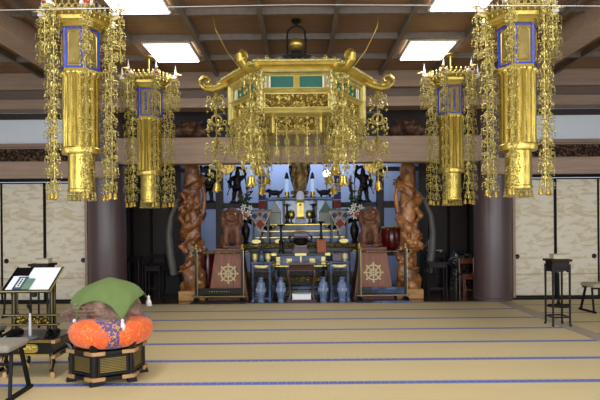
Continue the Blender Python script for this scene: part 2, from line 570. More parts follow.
def carved(prims, res, k=30.0, noise=0.0, nf=20.0, seed=0):
    lo = np.array([1e9] * 3)
    hi = -lo
    for p in prims:
        if p[0] == 'e':
            r = max(p[2]) if p[3] is not None else np.array(p[2])
            lo = np.minimum(lo, np.array(p[1]) - r)
            hi = np.maximum(hi, np.array(p[1]) + r)
        else:
            r = max(p[3], p[4])
            for q in (p[1], p[2]):
                lo = np.minimum(lo, np.array(q) - r)
                hi = np.maximum(hi, np.array(q) + r)
    lo = lo - 3 * res - noise
    hi = hi + 3 * res + noise
    dim = np.ceil((hi - lo) / res).astype(int) + 1
    ax = [lo[i] + res * np.arange(dim[i]) for i in range(3)]
    G = np.stack(np.meshgrid(*ax, indexing='ij'), -1).astype(np.float32)
    acc = np.zeros(dim, np.float32)
    for p in prims:
        if p[0] == 'e':
            q = G - np.array(p[1], np.float32)
            if p[3] is not None:
                q = q @ np.array(p[3], np.float32)
            r = np.array(p[2], np.float32)
            k0 = np.linalg.norm(q / r, axis=-1)
            k1 = np.linalg.norm(q / (r * r), axis=-1)
            d = k0 * (k0 - 1) / np.maximum(k1, 1e-6)
        else:
            a, b = np.array(p[1], np.float32), np.array(p[2], np.float32)
            ab = b - a
            t = np.clip(((G - a) @ ab) / max(float(ab @ ab), 1e-9), 0, 1)
            d = np.linalg.norm(G - a - t[..., None] * ab, axis=-1) - (p[3] + (p[4] - p[3]) * t)
        acc += np.exp(-k * np.clip(d, -0.6, 1.5))
    D = -np.log(np.maximum(acc, 1e-30)) / k
    if noise:
        x, y, z = G[..., 0] * nf, G[..., 1] * nf, G[..., 2] * nf
        D += noise * (np.sin(x + 1.7 * np.sin(y + seed)) * np.sin(y + 1.3 * np.sin(z)) + 0.6 * np.sin(1.9 * z + 2 * np.sin(1.3 * x + seed)))
    # naive surface nets
    S = D < 0
    mn = np.zeros(np.array(D.shape) - 1, int)
    for i in (0, 1):
        for j in (0, 1):
            for l in (0, 1):
                mn += S[i:S.shape[0] - 1 + i, j:S.shape[1] - 1 + j, l:S.shape[2] - 1 + l]
    act = (mn > 0) & (mn < 8)
    idx = -np.ones(act.shape, int)
    cells = np.argwhere(act)
    idx[act] = np.arange(len(cells))
    pos = np.zeros((len(cells), 3))
    cnt = np.zeros(len(cells))
    offs = [(i, j, l) for i in (0, 1) for j in (0, 1) for l in (0, 1)]
    for a in range(8):
        for b in range(a + 1, 8):
            df = [abs(offs[a][t] - offs[b][t]) for t in range(3)]
            if sum(df) != 1:
                continue
            pa, pb = cells + offs[a], cells + offs[b]
            da = D[pa[:, 0], pa[:, 1], pa[:, 2]]
            db = D[pb[:, 0], pb[:, 1], pb[:, 2]]
            cr = (da < 0) != (db < 0)
            t = np.where(cr, da / np.where(da == db, 1, da - db), 0)
            pos += np.where(cr[:, None], pa + (pb - pa) * t[:, None], 0)
            cnt += cr
    pos = lo + res * pos / np.maximum(cnt, 1)[:, None]
    faces = []
    for axis in range(3):
        u, w = (axis + 1) % 3, (axis + 2) % 3
        s0 = [slice(1, -1)] * 3
        s1 = [slice(1, -1)] * 3
        s0[axis] = slice(0, D.shape[axis] - 1)
        s1[axis] = slice(1, D.shape[axis])
        A, B = S[tuple(s0)], S[tuple(s1)]
        pts = np.argwhere(A != B)
        flip = A[A != B]
        for p, fl in zip(pts, flip):
            q = p.copy()
            q[u] += 1
            q[w] += 1
            c = []
            for du, dw in ((0, 0), (-1, 0), (-1, -1), (0, -1)):
                r = q.copy()
                r[u] += du
                r[w] += dw
                c.append(int(idx[r[0], r[1], r[2]]))
            if min(c) < 0:
                continue
            faces.append(tuple(c) if fl else tuple(reversed(c)))
    mb = MB()
    mb.add([tuple(p) for p in pos], faces)
    return mb


def rotm(rx=0, ry=0, rz=0):
    return Matrix.Rotation(rz, 3, 'Z') @ Matrix.Rotation(ry, 3, 'Y') @ Matrix.Rotation(rx, 3, 'X')


# ================================================================ the hall
YW = 11.2          # plane of the sliding doors
TAT = tatami_material('tatami', lin((78, 96, 172)), lin((140, 152, 204)), 0.105, 9.92)
TATS = tatami_material('tatami_side', lin((46, 48, 58)), lin((60, 62, 74)), 0.05, 8.54, (0.92, 0.92, 0.92))
FUS = fusuma_material()


def slab(name, c, s, mat, kind=True, bevel=0.0, parent=None):
    o = MB().box((0, 0, 0), s).build(name, mat, parent, c, smooth=False, bevel=bevel)
    return struct(o) if kind else o


def floor_plate(name, x0, x1, y0, y1, mat, z=-0.05, t=0.1):
    mb = MB().box(((x0 + x1) / 2, (y0 + y1) / 2, z), (x1 - x0, y1 - y0, t))
    return struct(mb.build(name, mat, smooth=False))


floor_plate('floor', -3.85, 3.85, -3.2, 10.8, TAT)
floor_plate('floor_side', -7.7, -4.12, -3.2, 11.14, TATS)
floor_plate('floor_side', 4.12, 7.7, -3.2, 11.14, TATS)
floor_plate('trim_1', -4.12, -3.85, -3.2, 11.14, SILLW)
floor_plate('trim_2', 3.85, 4.12, -3.2, 11.14, SILLW)
floor_plate('trim_3', -3.85, 3.85, 10.8, 10.9, SILLW)
floor_plate('floor_altar', -4.4, 4.4, 11.14, 16.0, ALTFLOOR)
floor_plate('floor_altar', -3.85, 3.85, 10.9, 11.14, ALTFLOOR)

# ceiling boards and their grid of beams
slab('ceiling', (0, 4.1, 4.57), (15.4, 14.6, 0.1), CEILW)
for k in range(-4, 4):
    x = 0.525 + 1.05 * k
    if abs(x) < 3.8:
        slab('ceiling_beam', (x, 3.9, 4.47), (0.065, 13.6, 0.11), BEAMC)
for x in (4.95, 5.95, 6.95):
    slab('ceiling_beam', (x, 3.9, 4.47), (0.065, 13.6, 0.11), BEAMC)
    slab('ceiling_beam', (-x, 3.9, 4.47), (0.065, 13.6, 0.11), BEAMC)
for s in (-1, 1):
    slab('ceiling_girder', (s * 4.12, 3.9, 4.36), (0.36, 13.6, 0.33), BEAML, bevel=0.01)
for k in range(1, 11):
    slab('ceiling_beam', (0, 10.66 - 1.03 * k, 4.475), (15.4, 0.07, 0.09), BEAMC)

# stepped beams under the ceiling along the altar side
slab('wall_beam', (0, 10.85, 4.36), (15.4, 0.42, 0.32), BEAM, bevel=0.01)
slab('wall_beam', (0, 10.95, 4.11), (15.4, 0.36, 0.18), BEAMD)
slab('wall_beam', (0, 10.9, 3.93), (15.4, 0.42, 0.19), BEAM, bevel=0.01)
slab('lintel', (0, 11.12, 3.04), (7.3, 0.32, 0.52), BEAML, bevel=0.015)
slab('wall_transom', (0, 11.75, 3.6), (8.8, 0.08, 0.9), DARKTIM)

for s, side in ((-1, 'left'), (1, 'right')):
    cx = s * 5.98
    w = 3.46
    slab('wall_' + side, (s * 7.75, 4.0, 2.2), (0.12, 14.6, 4.5), PLASTER)
    slab('wall_upper_' + side, (cx, 11.28, 3.5), (w, 0.1, 0.52), PLASTER)
    slab('wall_band_' + side, (cx, 11.24, 3.79), (w, 0.12, 0.12), DARKTIM)
    slab('trim_4', (cx, 11.21, 3.2), (w, 0.14, 0.07), BEAM)
    slab('wall_beam', (s * 5.63, 10.83, 2.66), (4.1, 0.14, 0.32), BEAML, bevel=0.012)
    slab('wall_backing_' + side, (cx, 11.32, 2.66), (w, 0.1, 0.34), DARKTIM)
    slab('trim_5', (cx, 11.13, 2.49), (w, 0.18, 0.06), BLACK)
    slab('baseboard_' + side, (cx, 11.15, 0.015), (w, 0.16, 0.05), BLACK)
    slab('trim_6', (s * 4.31, 11.16, 1.25), (0.05, 0.14, 2.44), BEAML)
    # carved transom
    t = thing('carved_transom', 'carved wooden openwork transom above the sliding doors ' + ('beside the book rest' if s < 0 else 'beside the tall flower stand'),
              'transom', (cx, 11.2, 2.85))
    mb = MB()
    for q in (-1, 1):
        mb.box((q * (w / 2 - 0.03), 0, 0.155), (0.06, 0.09, 0.31))
    mb.box((0, 0, 0.015), (w, 0.09, 0.03)).box((0, 0, 0.295), (w, 0.09, 0.03))
    mb.build('frame', BEAM, t, bevel=0.004)
    # openwork leaves and waves standing out of a dark ground
    mb = MB().box((0, 0.02, 0.155), (w - 0.12, 0.02, 0.25))
    rnd = random.Random(3 + s)
    x = -w / 2 + 0.15
    while x < w / 2 - 0.15:
        z = 0.09 + rnd.random() * 0.13
        r = 0.05 + rnd.random() * 0.03
        pts = [(x + r * math.cos(a) * (1 - a / 9), -0.005, z + r * 0.8 * math.sin(a) * (1 - a / 9)) for a in [i * 0.7 + rnd.random() for i in range(8)]]
        mb.tube(pts, [0.016 - 0.0012 * i for i in range(8)], 5)
        mb.ell((x + r, 0.0, z - 0.02), (0.045, 0.02, 0.02), 6, 4, R=rotm(ry=rnd.random() * 3))
        x += 0.075
    mb.build('carving', RANMA, t)
    # sliding doors
    for i, xc in enumerate((4.755, 5.625, 6.49, 7.36)):
        x = s * xc
        d = struct(bpy.data.objects.new('door_%d' % (i + 1 + (4 if s > 0 else 0)), None))
        COL.objects.link(d)
        d.location = (x, 11.2 + (0.03 if i in (0, 3) else 0.0), 0.04)
        MB().box((0, 0, 1.2), (0.85, 0.024, 2.37)).build('door_panel', FUS, d, smooth=False)
        mb = MB()
        for q in (-1, 1):
            mb.box((q * 0.425, 0, 1.205), (0.028, 0.036, 2.41))
        mb.box((0, 0, 0.014), (0.85, 0.036, 0.028)).box((0, 0, 2.396), (0.85, 0.036, 0.028))
        mb.build('door_frame', BLACK, d, bevel=0.003)
        MB().box((0, -0.0135, 0.46), (0.82, 0.003, 0.009)).build('door_seam', BEAM, d, smooth=False)
        hx = (-s if i in (0, 2) else s) * 0.34
        Rx = Matrix.Rotation(PI / 2, 3, 'X')
        MB().lathe([(0.0, 0), (0.044, 0.0), (0.05, 0.006), (0.04, 0.012), (0.0, 0.006)], 16, (hx, -0.012, 0.82), R=Rx).build('door_handle', LACQ, d)

# two big round pillars
for s in (-1, 1):
    mb = MB().lathe([(0.385, 0), (0.385, 0.05), (0.375, 0.06), (0.375, 3.9)], 40)
    struct(mb.build('pillar', PILLAR, None, (s * 3.93, 11.24, 0)))

# sanctuary shell behind the pillars
slab('wall_back', (0, 15.1, 2.0), (6.3, 0.1, 4.2), BACKW)
slab('ceiling_altar', (0, 13.5, 4.15), (8.9, 4.4, 0.1), DARKTIM)
for s, side in ((-1, 'left'), (1, 'right')):
    slab('wall_altar_' + side, (s * 4.4, 13.6, 2.0), (0.1, 4.7, 4.2), DARKWALL)
    struct(MB().box((0, 0, 0), (1.5, 0.1, 4.2)).build('wall_recess_' + side, DARKWALL, None, (s * 3.65, 13.5, 2.0), smooth=False))
    slab('wall_return_' + side, (s * 2.95, 14.3, 2.0), (0.1, 1.5, 4.2), DARKTIM)
    for x in (3.15, 3.62, 4.1):
        slab('trim_7', (s * x, 13.42, 2.0), (0.05, 0.06, 4.0), BLACK)
    # posts and rail that divide the pale back wall
    slab('trim_8', (s * 1.92, 13.2, 2.0), (0.17, 0.17, 4.2), DARKTIM, bevel=0.01)
    slab('trim_9', (s * 2.42, 13.3, 2.02), (1.05, 0.16, 0.16), DARKTIM, bevel=0.006)
    slab('trim_9', (s * 1.42, 13.3, 2.02), (0.9, 0.16, 0.12), DARKTIM, bevel=0.006)
    slab('trim_9', (s * 2.42, 13.25, 2.87), (1.05, 0.1, 0.1), DARKTIM)

# ceiling light panels: nearer and farther row, each a frame and a lit diffuser
def ceiling_light(x, y, label):
    t = thing('ceiling_light', label, 'light', (x, y, 4.40), group='square ceiling lights')
    mb = MB()
    for q in (-1, 1):
        mb.box((q * 0.365, 0, 0.055), (0.04, 0.98, 0.06)).box((0, q * 0.475, 0.055), (0.73, 0.04, 0.06))
    mb.build('frame', FRAMEW, t, bevel=0.004)
    MB().box((0, 0, 0.03), (0.70, 0.92, 0.03)).build('diffuser', GLOW, t, smooth=False)
    return t


ceiling_light(-2.10, 9.2, 'lit square ceiling panel above the smaller lantern by the covered wooden drum')
ceiling_light(2.14, 9.2, 'lit square ceiling panel above the smaller lantern by the flower stand')
ceiling_light(-2.10, 7.0, 'lit ceiling panel cut by the photo edge, beside the large lantern over the drum')
ceiling_light(2.14, 7.0, 'lit ceiling panel cut by the photo edge, beside the large lantern near the flower stand')

# thin wire across the hall in front of the big lanterns
tag(MB().tube([(-7.7, 5.75, 3.76), (-3, 5.75, 3.81), (0, 5.75, 3.84), (3, 5.75, 3.80), (7.7, 5.75, 3.73)], 0.0035, 5)
    .build('hanging_wire', WIREM), 'thin pale wire strung across the hall near the ceiling', 'wire')


# ================================================================ gilded hanging things
def pendant_unit(mb, z, w, h, seed=0, arms=5):
    """one tier of a gilded pendant string: pierced dome, ring, curved arms with drops; top at z, height h"""
    a0 = seed * 0.7
    mb.torus((0, 0, z - 0.2 * h), 0.24 * w, 0.055 * w, 9, 4, axis='Y' if seed % 2 else 'X')
    mb.torus((0, 0, z - 0.2 * h), 0.13 * w, 0.04 * w, 6, 4, axis='X' if seed % 2 else 'Y')
    mb.lathe([(0.05 * w, z), (0.12 * w, z - 0.05 * h), (0.06 * w, z - 0.1 * h)], 5, a0=a0, caps=False)
    for i in range(arms):
        a = a0 + 2 * PI * i / arms
        ca, sa = math.cos(a), math.sin(a)
        up = 0.08 * math.sin(3.1 * i + seed)
        pts = [(r * w * ca, r * w * sa, z - (q + up) * h) for r, q in ((0.1, 0.36), (0.36, 0.30), (0.5, 0.38), (0.46, 0.5))]
        mb.tube(pts, 0.035 * w, 4)
        x, y = 0.5 * w * ca, 0.5 * w * sa
        mb.octa((x, y, z - (0.56 + up) * h), 0.10 * w, 0.07 * h)
        mb.octa((x * 0.95, y * 0.95, z - (0.76 + up) * h), 0.065 * w, 0.07 * h)
        mb.octa((x * 0.55, y * 0.55, z - (0.62 - up) * h), 0.085 * w, 0.08 * h)
        if i % 2 == 0:
            mb.torus((0.4 * w * ca, 0.4 * w * sa, z - (0.22 + up) * h), 0.085 * w, 0.03 * w, 6, 3, axis='Y')
    mb.octa((0, 0, z - 0.62 * h), 0.08 * w, 0.09 * h)


def chain_mesh(length, unit, w, seed=0, arms=5):
    mb = MB().tube([(0, 0, 0), (0, 0, -length)], 0.006 if w < 0.25 else 0.008, 4)
    n = max(1, int(round(length / unit)))
    for i in range(n):
        pendant_unit(mb, -i * length / n - 0.01, w * (0.92 + 0.16 * ((i * 7 + seed) % 3) / 2), length / n * 1.12, i + seed, arms)
    return mb.mesh('ornament_chain', GOLDL, True, 0.8)


def bell_mesh(r, h):
    return MB().lathe([(0.0, 0.02 * h), (0.16 * r, 0.02 * h), (0.18 * r, -0.08 * h), (0.5 * r, -0.16 * h), (0.66 * r, -0.35 * h), (0.7 * r, -0.7 * h), (1.0 * r, -0.98 * h),
                       (0.9 * r, -1.0 * h), (0.3 * r, -0.9 * h)], 12).ell((0, 0, -1.02 * h), (0.25 * r, 0.25 * r, 0.14 * h), 6, 5).mesh('bell', GOLD)


def seal_stroke_glyph(mb, x, z, s, rnd, y=0.0):
    """one character-like block of brush strokes"""
    for k in range(3):
        zz = z + s * (0.36 - 0.36 * k)
        mb.box((x, y, zz), (s * (0.62 + 0.3 * rnd.random()), 0.004, s * 0.16))
    mb.box((x + s * (rnd.random() - 0.5) * 0.3, y, z), (s * 0.17, 0.004, s * 0.9))
    if rnd.random() > 0.4:
        mb.box((x + s * 0.36 * rnd.choice((-1, 1)), y, z - s * 0.1), (s * 0.14, 0.004, s * 0.6))


BELL = bell_mesh(0.034, 0.075)


def lantern(label, loc, written):
    """local z = 0 at the ceiling; hexagonal box with enamel-edged panels, fluted sleeve, drum and bead fringe"""
    t = thing('hanging_lantern', label, 'lantern', loc, group='gilded hanging lanterns')
    zt = -4.5
    # suspension rod
    MB().lathe([(0.09, -0.1), (0.09, -0.115), (0.018, -0.13), (0.018, -0.42), (0.05, -0.44), (0.05, -0.5)], 12).build('suspension_rod', GOLDD, t)
    # crown: stepped hexagonal roof and openwork rim
    mb = MB().lathe([(0.06, zt + 4.10), (0.16, zt + 4.08), (0.27, zt + 4.03), (0.36, zt + 4.01), (0.37, zt + 3.97), (0.30, zt + 3.95), (0.29, zt + 3.91), (0.27, zt + 3.90), (0.27, zt + 3.87)], 6)
    cr = mb.build('crown', GOLD, t, smooth=False)
    mb = MB()
    for i in range(6):
        a, b = i * PI / 3, (i + 1) * PI / 3
        for q in range(5):
            f = (q + 0.5) / 5
            x, y = 0.38 * ((1 - f) * math.cos(a) + f * math.cos(b)), 0.38 * ((1 - f) * math.sin(a) + f * math.sin(b))
            mb.torus((x, y, zt + 4.02), 0.03, 0.010, 8, 4, axis='X' if abs(math.cos((a + b) / 2)) > 0.7 else 'Y')
            mb.octa((x, y, zt + 4.075), 0.018, 0.03)
            mb.octa((x, y, zt + 3.955), 0.014, 0.03)
    mb.lathe([(0.375, zt + 3.985), (0.39, zt + 3.985), (0.39, zt + 4.0), (0.375, zt + 4.0)], 6, caps=False)
    mb.build('crown_rim', GOLDL, t)
    # phoenix heads on the six corners: pale curved neck, crest, red and white plume
    mb = MB()
    p = [(0.30, 0, 3.98), (0.40, 0, 3.99), (0.46, 0, 4.02), (0.47, 0, 4.07)]
    mb.tube([(x, y, zt + z) for x, y, z in p], [0.022, 0.026, 0.024, 0.02], 6)
    mb.ell((0.49, 0, zt + 4.09), (0.036, 0.022, 0.022), 7, 5)
    mb.lathe([(0.012, 0), (0.0, 0.05)], 5, (0.525, 0, zt + 4.085), R=Matrix.Rotation(PI / 2, 3, 'Y'))
    for q in (-1, 1):
        mb.ell((0.43, q * 0.04, zt + 4.05), (0.05, 0.012, 0.03), 6, 4, R=rotm(rz=q * 0.7, ry=-0.5))
    mb.ell((0.40, 0, zt + 4.03), (0.06, 0.05, 0.04), 8, 5)
    head = mb.mesh('phoenix_head', GOLDP)
    mb = MB().lathe([(0.016, 0), (0.02, 0.04), (0.009, 0.09), (0.0, 0.16)], 5, (0.45, 0, zt + 4.09))
    mb.ell((0.44, 0.045, zt + 4.03), (0.05, 0.03, 0.028), 6, 4).ell((0.43, -0.05, zt + 4.025), (0.05, 0.03, 0.028), 6, 4)
    plume = mb.mesh('plume', WHITEP)
    mb = MB().ell((0.41, 0.0, zt + 4.055), (0.045, 0.07, 0.02), 6, 4).ell((0.47, 0.0, zt + 4.03), (0.022, 0.04, 0.02), 6, 4)
    comb = mb.mesh('red_comb', REDP)
    # hexagonal box
    z0, z1 = zt + 3.33, zt + 3.87
    MB().lathe([(0.23, z0), (0.23, z0 + 0.03), (0.216, z0 + 0.035), (0.216, z1 - 0.035), (0.235, z1 - 0.03), (0.235, z1)], 6).build('lantern_box', GOLD, t, smooth=False)
    # panels
    ap = 0.216 * math.cos(PI / 6)
    pm = MB()
    w, h = 0.175, 0.44
    pm.box((0, -0.004, 0), (w, 0.008, h))
    pm.mesh
    panel = pm.mesh('panel', GOLDD, smooth=False)
    fm = MB()
    for q in (-1, 1):
        fm.box((q * w / 2, -0.006, 0), (0.017, 0.016, h + 0.02)).box((0, -0.006, q * h / 2), (w, 0.016, 0.018))
    frame = fm.mesh('enamel_frame', BLUE, smooth=False)
    im = MB()
    hw, hh = w * 0.36, h * 0.42
    arch = [(-hw, -hh), (hw, -hh), (hw, hh * 0.8), (hw * 0.5, hh), (-hw * 0.5, hh), (-hw, hh * 0.8), (-hw, -hh)]
    im.tube([(x, -0.012, z) for x, z in arch], 0.008, 5)
    inner = im.mesh('inner_arch', GOLD)
    bm_ = MB().octa((0, -0.012, -h * 0.34), 0.016, 0.014).octa((0.028, -0.012, -h * 0.35), 0.013, 0.011).octa((-0.028, -0.012, -h * 0.35), 0.013, 0.011)
    bud = bm_.mesh('lotus_mark', GOLDP)
    rnd = random.Random(11)
    gm = MB()
    for k in range(7):
        seal_stroke_glyph(gm, 0, 0.135 - k * 0.046, 0.05, rnd, -0.012)
    glyph = gm.mesh('blue_lettering', BLUE, smooth=False)
    for i in range(6):
        a = -PI / 2 + i * PI / 3
        rot = a + PI / 2
        p = link('panel', panel, t, (ap * math.cos(a), ap * math.sin(a), (z0 + z1) / 2), rz=rot)
        link('enamel_frame', frame, p)
        link('inner_arch', inner, p)
        link('lotus_mark', bud, p)
        if written:
            link('blue_lettering', glyph, p)
    # fluted sleeve, ring, lower drum, bead fringe
    MB().lathe([(0.184, zt + 2.43), (0.194, zt + 2.45), (0.194, zt + 3.28), (0.218, zt + 3.30), (0.218, zt + 3.33)], 112,
               mods=lambda a, z: 1 + 0.05 * math.cos(16 * a)).build('fluted_sleeve', GOLDS, t, angle=1.2)
    MB().lathe([(0.15, zt + 2.385), (0.212, zt + 2.39), (0.218, zt + 2.41), (0.218, zt + 2.45), (0.2, zt + 2.47)], 32).build('ring_band', GOLD, t)
    MB().lathe([(0.13, zt + 1.945), (0.158, zt + 1.95), (0.158, zt + 1.975), (0.15, zt + 1.985), (0.15, zt + 2.39)], 36).build('lower_drum', GOLDS, t)
    mb = MB().torus((0, 0, zt + 1.945), 0.15, 0.010, 28, 5)
    for i in range(18):
        a = 2 * PI * i / 18
        x, y = 0.152 * math.cos(a), 0.152 * math.sin(a)
        mb.tube([(x, y, zt + 1.94), (x, y, zt + 1.86)], 0.004, 3)
        mb.octa((x, y, zt + 1.905), 0.016, 0.016)
        mb.lathe([(0.004, 0.03), (0.014, 0.015), (0.016, 0.0), (0.022, -0.012)], 6, (x, y, zt + 1.86))
    mb.build('bead_fringe', GOLDL, t)
    # pendant strings on the corners
    lng = chain_mesh(2.02, 0.155, 0.14)
    sht = chain_mesh(0.56, 0.14, 0.115, 3)
    for i in range(6):
        a = i * PI / 3
        ca, sa = math.cos(a), math.sin(a)
        h_ = link('phoenix_head', head, t, rz=a)
        link('plume', plume, h_)
        link('red_comb', comb, h_)
        c = link('ornament_chain', lng, t, (0.36 * ca, 0.36 * sa, zt + 3.96), rz=a)
        for q in (-1, 1):
            link('bell', BELL, c, (0.02 * ca * q - 0.03 * sa * q, 0.02 * sa + 0.03 * ca * q, -2.02))
        c = link('ornament_chain', sht, t, (0.47 * ca, 0.47 * sa, zt + 4.03), rz=a)
    return t


L1 = lantern('large gilded lantern with plain panels hanging above the book rest', (-2.57, 6.5, 4.5), False)
L2 = dup(L1, (2.58, 6.5, 4.5), 'large gilded lantern with plain panels hanging toward the tall flower stand')
L3 = lantern('gilded lantern with blue-lettered panels hanging before the reddish dragon post', (-2.53, 9.3, 4.5), True)
L4 = dup(L3, (2.57, 9.3, 4.5), 'gilded lantern with blue-lettered panels hanging before the honey brown dragon post')


def canopy():
    t = thing('altar_canopy', 'huge six-sided gilded canopy with curled roof corners and hanging pendant strings', 'canopy', (-0.03, 8.0, 0))
    # roof
    mb = MB().lathe([(0.98, 3.57), (1.08, 3.60), (1.10, 3.63), (1.08, 3.66), (0.85, 3.69), (0.55, 3.78), (0.40, 3.86)], 6)
    mb.build('canopy_roof', GOLD, t, smooth=False)
    mb = MB()
    for i in range(6):
        a, b = i * PI / 3, (i + 1) * PI / 3
        for q in range(13):
            f = (q + 0.5) / 13
            x, y = 1.10 * ((1 - f) * math.cos(a) + f * math.cos(b)), 1.10 * ((1 - f) * math.sin(a) + f * math.sin(b))
            mb.octa((x, y, 3.655), 0.026, 0.026)
    mb.lathe([(1.085, 3.64), (1.11, 3.64), (1.11, 3.66), (1.085, 3.66)], 6, caps=False)
    mb.build('eave_beading', GOLDP, t)
    # curled corner ridges
    prof = [(0.5, 3.79), (0.75, 3.71), (0.95, 3.62), (1.10, 3.545), (1.22, 3.51), (1.32, 3.525), (1.39, 3.58), (1.40, 3.65), (1.35, 3.70), (1.285, 3.695), (1.255, 3.65), (1.28, 3.61), (1.32, 3.62)]
    rad = [0.03, 0.038, 0.044, 0.046, 0.044, 0.038, 0.033, 0.03, 0.027, 0.025, 0.022, 0.019, 0.014]
    curl = MB().tube([(r, 0, z) for r, z in prof], rad, 10, flat=1.5).mesh('corner_curl', GOLD)
    trim = MB()
    for (r, z), q in list(zip(prof, rad))[1:6]:
        trim.ell((r + 0.02, 0, z + q + 0.01), (0.04, 0.03, 0.025), 7, 5)
        trim.torus((r + 0.03, 0, z + q + 0.02), 0.03, 0.012, 8, 4, axis='Y')
    trim.tube([(r + 0.02, 0, z + q) for (r, z), q in list(zip(prof, rad))[:7]], 0.012, 5)
    trim = trim.mesh('scroll_trim', GOLDL)
    for i in range(6):
        c = link('corner_curl', curl, t, rz=i * PI / 3)
        link('scroll_trim', trim, c)
    # hexagonal frame: mouldings and corner posts
    mb = MB()
    for r0, r1, za, zb in ((0.99, 1.02, 3.53, 3.58), (0.93, 0.985, 3.50, 3.53), (0.95, 1.01, 3.285, 3.32), (0.95, 0.985, 3.26, 3.285), (0.96, 1.02, 3.03, 3.07), (0.98, 1.0, 3.0, 3.03)):
        mb.lathe([(r0 - 0.12, za), (r0, za), (r1, (za + zb) / 2), (r0, zb), (r0 - 0.12, zb)], 6)
    for i in range(6):
        a = i * PI / 3
        mb.tube([(0.955 * math.cos(a), 0.955 * math.sin(a), 3.0), (0.955 * math.cos(a), 0.955 * math.sin(a), 3.56)], 0.05, 8)
    mb.build('canopy_frame', GOLDP, t, smooth=False)
    MB().lathe([(0.86, 3.02), (0.88, 3.03), (0.88, 3.56), (0.80, 3.57)], 6).build('inner_box', GOLD, t, smooth=False)
    ap = 0.88 * math.cos(PI / 6)
    gp = MB().box((0, 0, 0), (0.32, 0.02, 0.15)).mesh('green_panel', GREEN, smooth=False)
    gf = MB()
    for q in (-1, 1):
        gf.box((q * 0.17, -0.006, 0), (0.02, 0.03, 0.17)).box((0, -0.006, q * 0.08), (0.34, 0.03, 0.014))
    gf = gf.mesh('panel_frame', GOLD, smooth=False)
    wp = MB().box((0, 0, 0), (0.035, 0.03, 0.15)).box((0.06, 0, 0), (0.02, 0.03, 0.15)).mesh('pale_slip', WHITEP, smooth=False)
    cpm = MB().box((0, 0.012, 0), (0.82, 0.02, 0.185))
    rnd = random.Random(5)
    for k in range(16):   # raised scrollwork
        x = -0.38 + 0.05 * k
        pts = [(x + 0.035 * (1 - q / 8) * math.cos(q * 0.9 + k), -0.012, 0.05 * (1 - q / 8) * math.sin(q * 0.9 + k) + 0.02 * (-1) ** k) for q in range(8)]
        cpm.tube(pts, 0.010, 4)
        cpm.octa((x, -0.02, 0.06 * (-1) ** k), 0.02, 0.02)
    cpm = cpm.mesh('carved_panel', GOLDC)
    rim = MB()
    for q in (-1, 1):
        rim.box((q * 0.42, -0.012, 0), (0.025, 0.04, 0.2)).box((0, -0.012, q * 0.097), (0.86, 0.04, 0.02))
    rim = rim.mesh('carved_panel_frame', GOLDP, smooth=False)
    for i in range(6):
        a = -PI / 2 + i * PI / 3
        rot = a + PI / 2
        q3 = Matrix.Rotation(rot, 3, 'Z')
        for s in (-1, 1):
            v = q3 @ Vector((s * 0.2, -ap - 0.012, 3.415))
            g = link('green_panel', gp, t, v, rz=rot)
            link('panel_frame', gf, g)
            v = q3 @ Vector((s * 0.41, -ap - 0.014, 3.415))
            w = link('pale_slip', wp, t, v, rz=rot + (PI if s > 0 else 0))
        v = q3 @ Vector((0, -ap - 0.03, 3.165))
        c = link('carved_panel', cpm, t, v, rz=rot)
        link('carved_panel_frame', rim, c)
    # lower carved box
    MB().lathe([(0.64, 2.77), (0.67, 2.79), (0.67, 3.02)], 6).build('lower_box', GOLD, t, smooth=False)
    ap2 = 0.67 * math.cos(PI / 6)
    lp = MB().box((0, 0, 0), (0.58, 0.02, 0.17))
    for k in range(12):
        x = -0.26 + 0.0475 * k
        lp.tube([(x + 0.03 * (1 - q / 8) * math.cos(q * 0.9 + k), -0.016, 0.06 * (1 - q / 8) * math.sin(q * 0.9 + k)) for q in range(7)], 0.009, 4)
    lp = lp.mesh('lower_carving', GOLDC)
    lr = MB()
    for q in (-1, 1):
        lr.box((q * 0.3, 0, 0), (0.02, 0.04, 0.22)).box((0, 0, q * 0.1), (0.6, 0.04, 0.02))
    lr = lr.mesh('lower_carving_frame', GOLDD, smooth=False)
    for i in range(6):
        a = -PI / 2 + i * PI / 3
        rot = a + PI / 2
        v = Matrix.Rotation(rot, 3, 'Z') @ Vector((0, -ap2 - 0.015, 2.9))
        c = link('lower_carving', lp, t, v, rz=rot)
        link('lower_carving_frame', lr, c)
    # pendant strings
    cm = chain_mesh(1.32, 0.33, 0.30)
    bl = bell_mesh(0.075, 0.14)
    cm2 = chain_mesh(1.22, 0.245, 0.19, 2)
    for i in range(6):
        a = i * PI / 3
        ca, sa = math.cos(a), math.sin(a)
        c = link('ornament_chain', cm, t, (1.17 * ca, 1.17 * sa, 3.49), rz=a)
        link('bell', bl, c, (0, 0, -1.31))
        if i in (1, 2, 4, 5):
            c = link('ornament_chain', cm2, t, (1.0 * ca, 1.0 * sa, 3.56), rz=a)
            link('bell', bl, c, (0, 0, -1.22))
    # shorter strings along the six edges
    sm = [chain_mesh(0.40, 0.2, 0.14, 1), chain_mesh(0.54, 0.18, 0.14, 2), chain_mesh(0.32, 0.16, 0.12, 4)]
    tiny = chain_mesh(0.54, 0.135, 0.085, 1, 4)
    for i in range(6):
        a, b = i * PI / 3, (i + 1) * PI / 3
        front = i in (4,)
        if i in (1, 4):
            for q in range(7):
                f = (q + 0.5) / 7
                x, y = 0.95 * ((1 - f) * math.cos(a) + f * math.cos(b)), 0.76 * ((1 - f) * math.sin(a) + f * math.sin(b))
                link('pendant_string', tiny, t, (x, y, 3.01), rz=q)
        else:
            for q in range(7):
                f = (q + 0.5) / 7
                x, y = 0.97 * ((1 - f) * math.cos(a) + f * math.cos(b)), 0.97 * ((1 - f) * math.sin(a) + f * math.sin(b))
                link('pendant_string', sm[q % 3], t, (x, y, 3.01), rz=q)
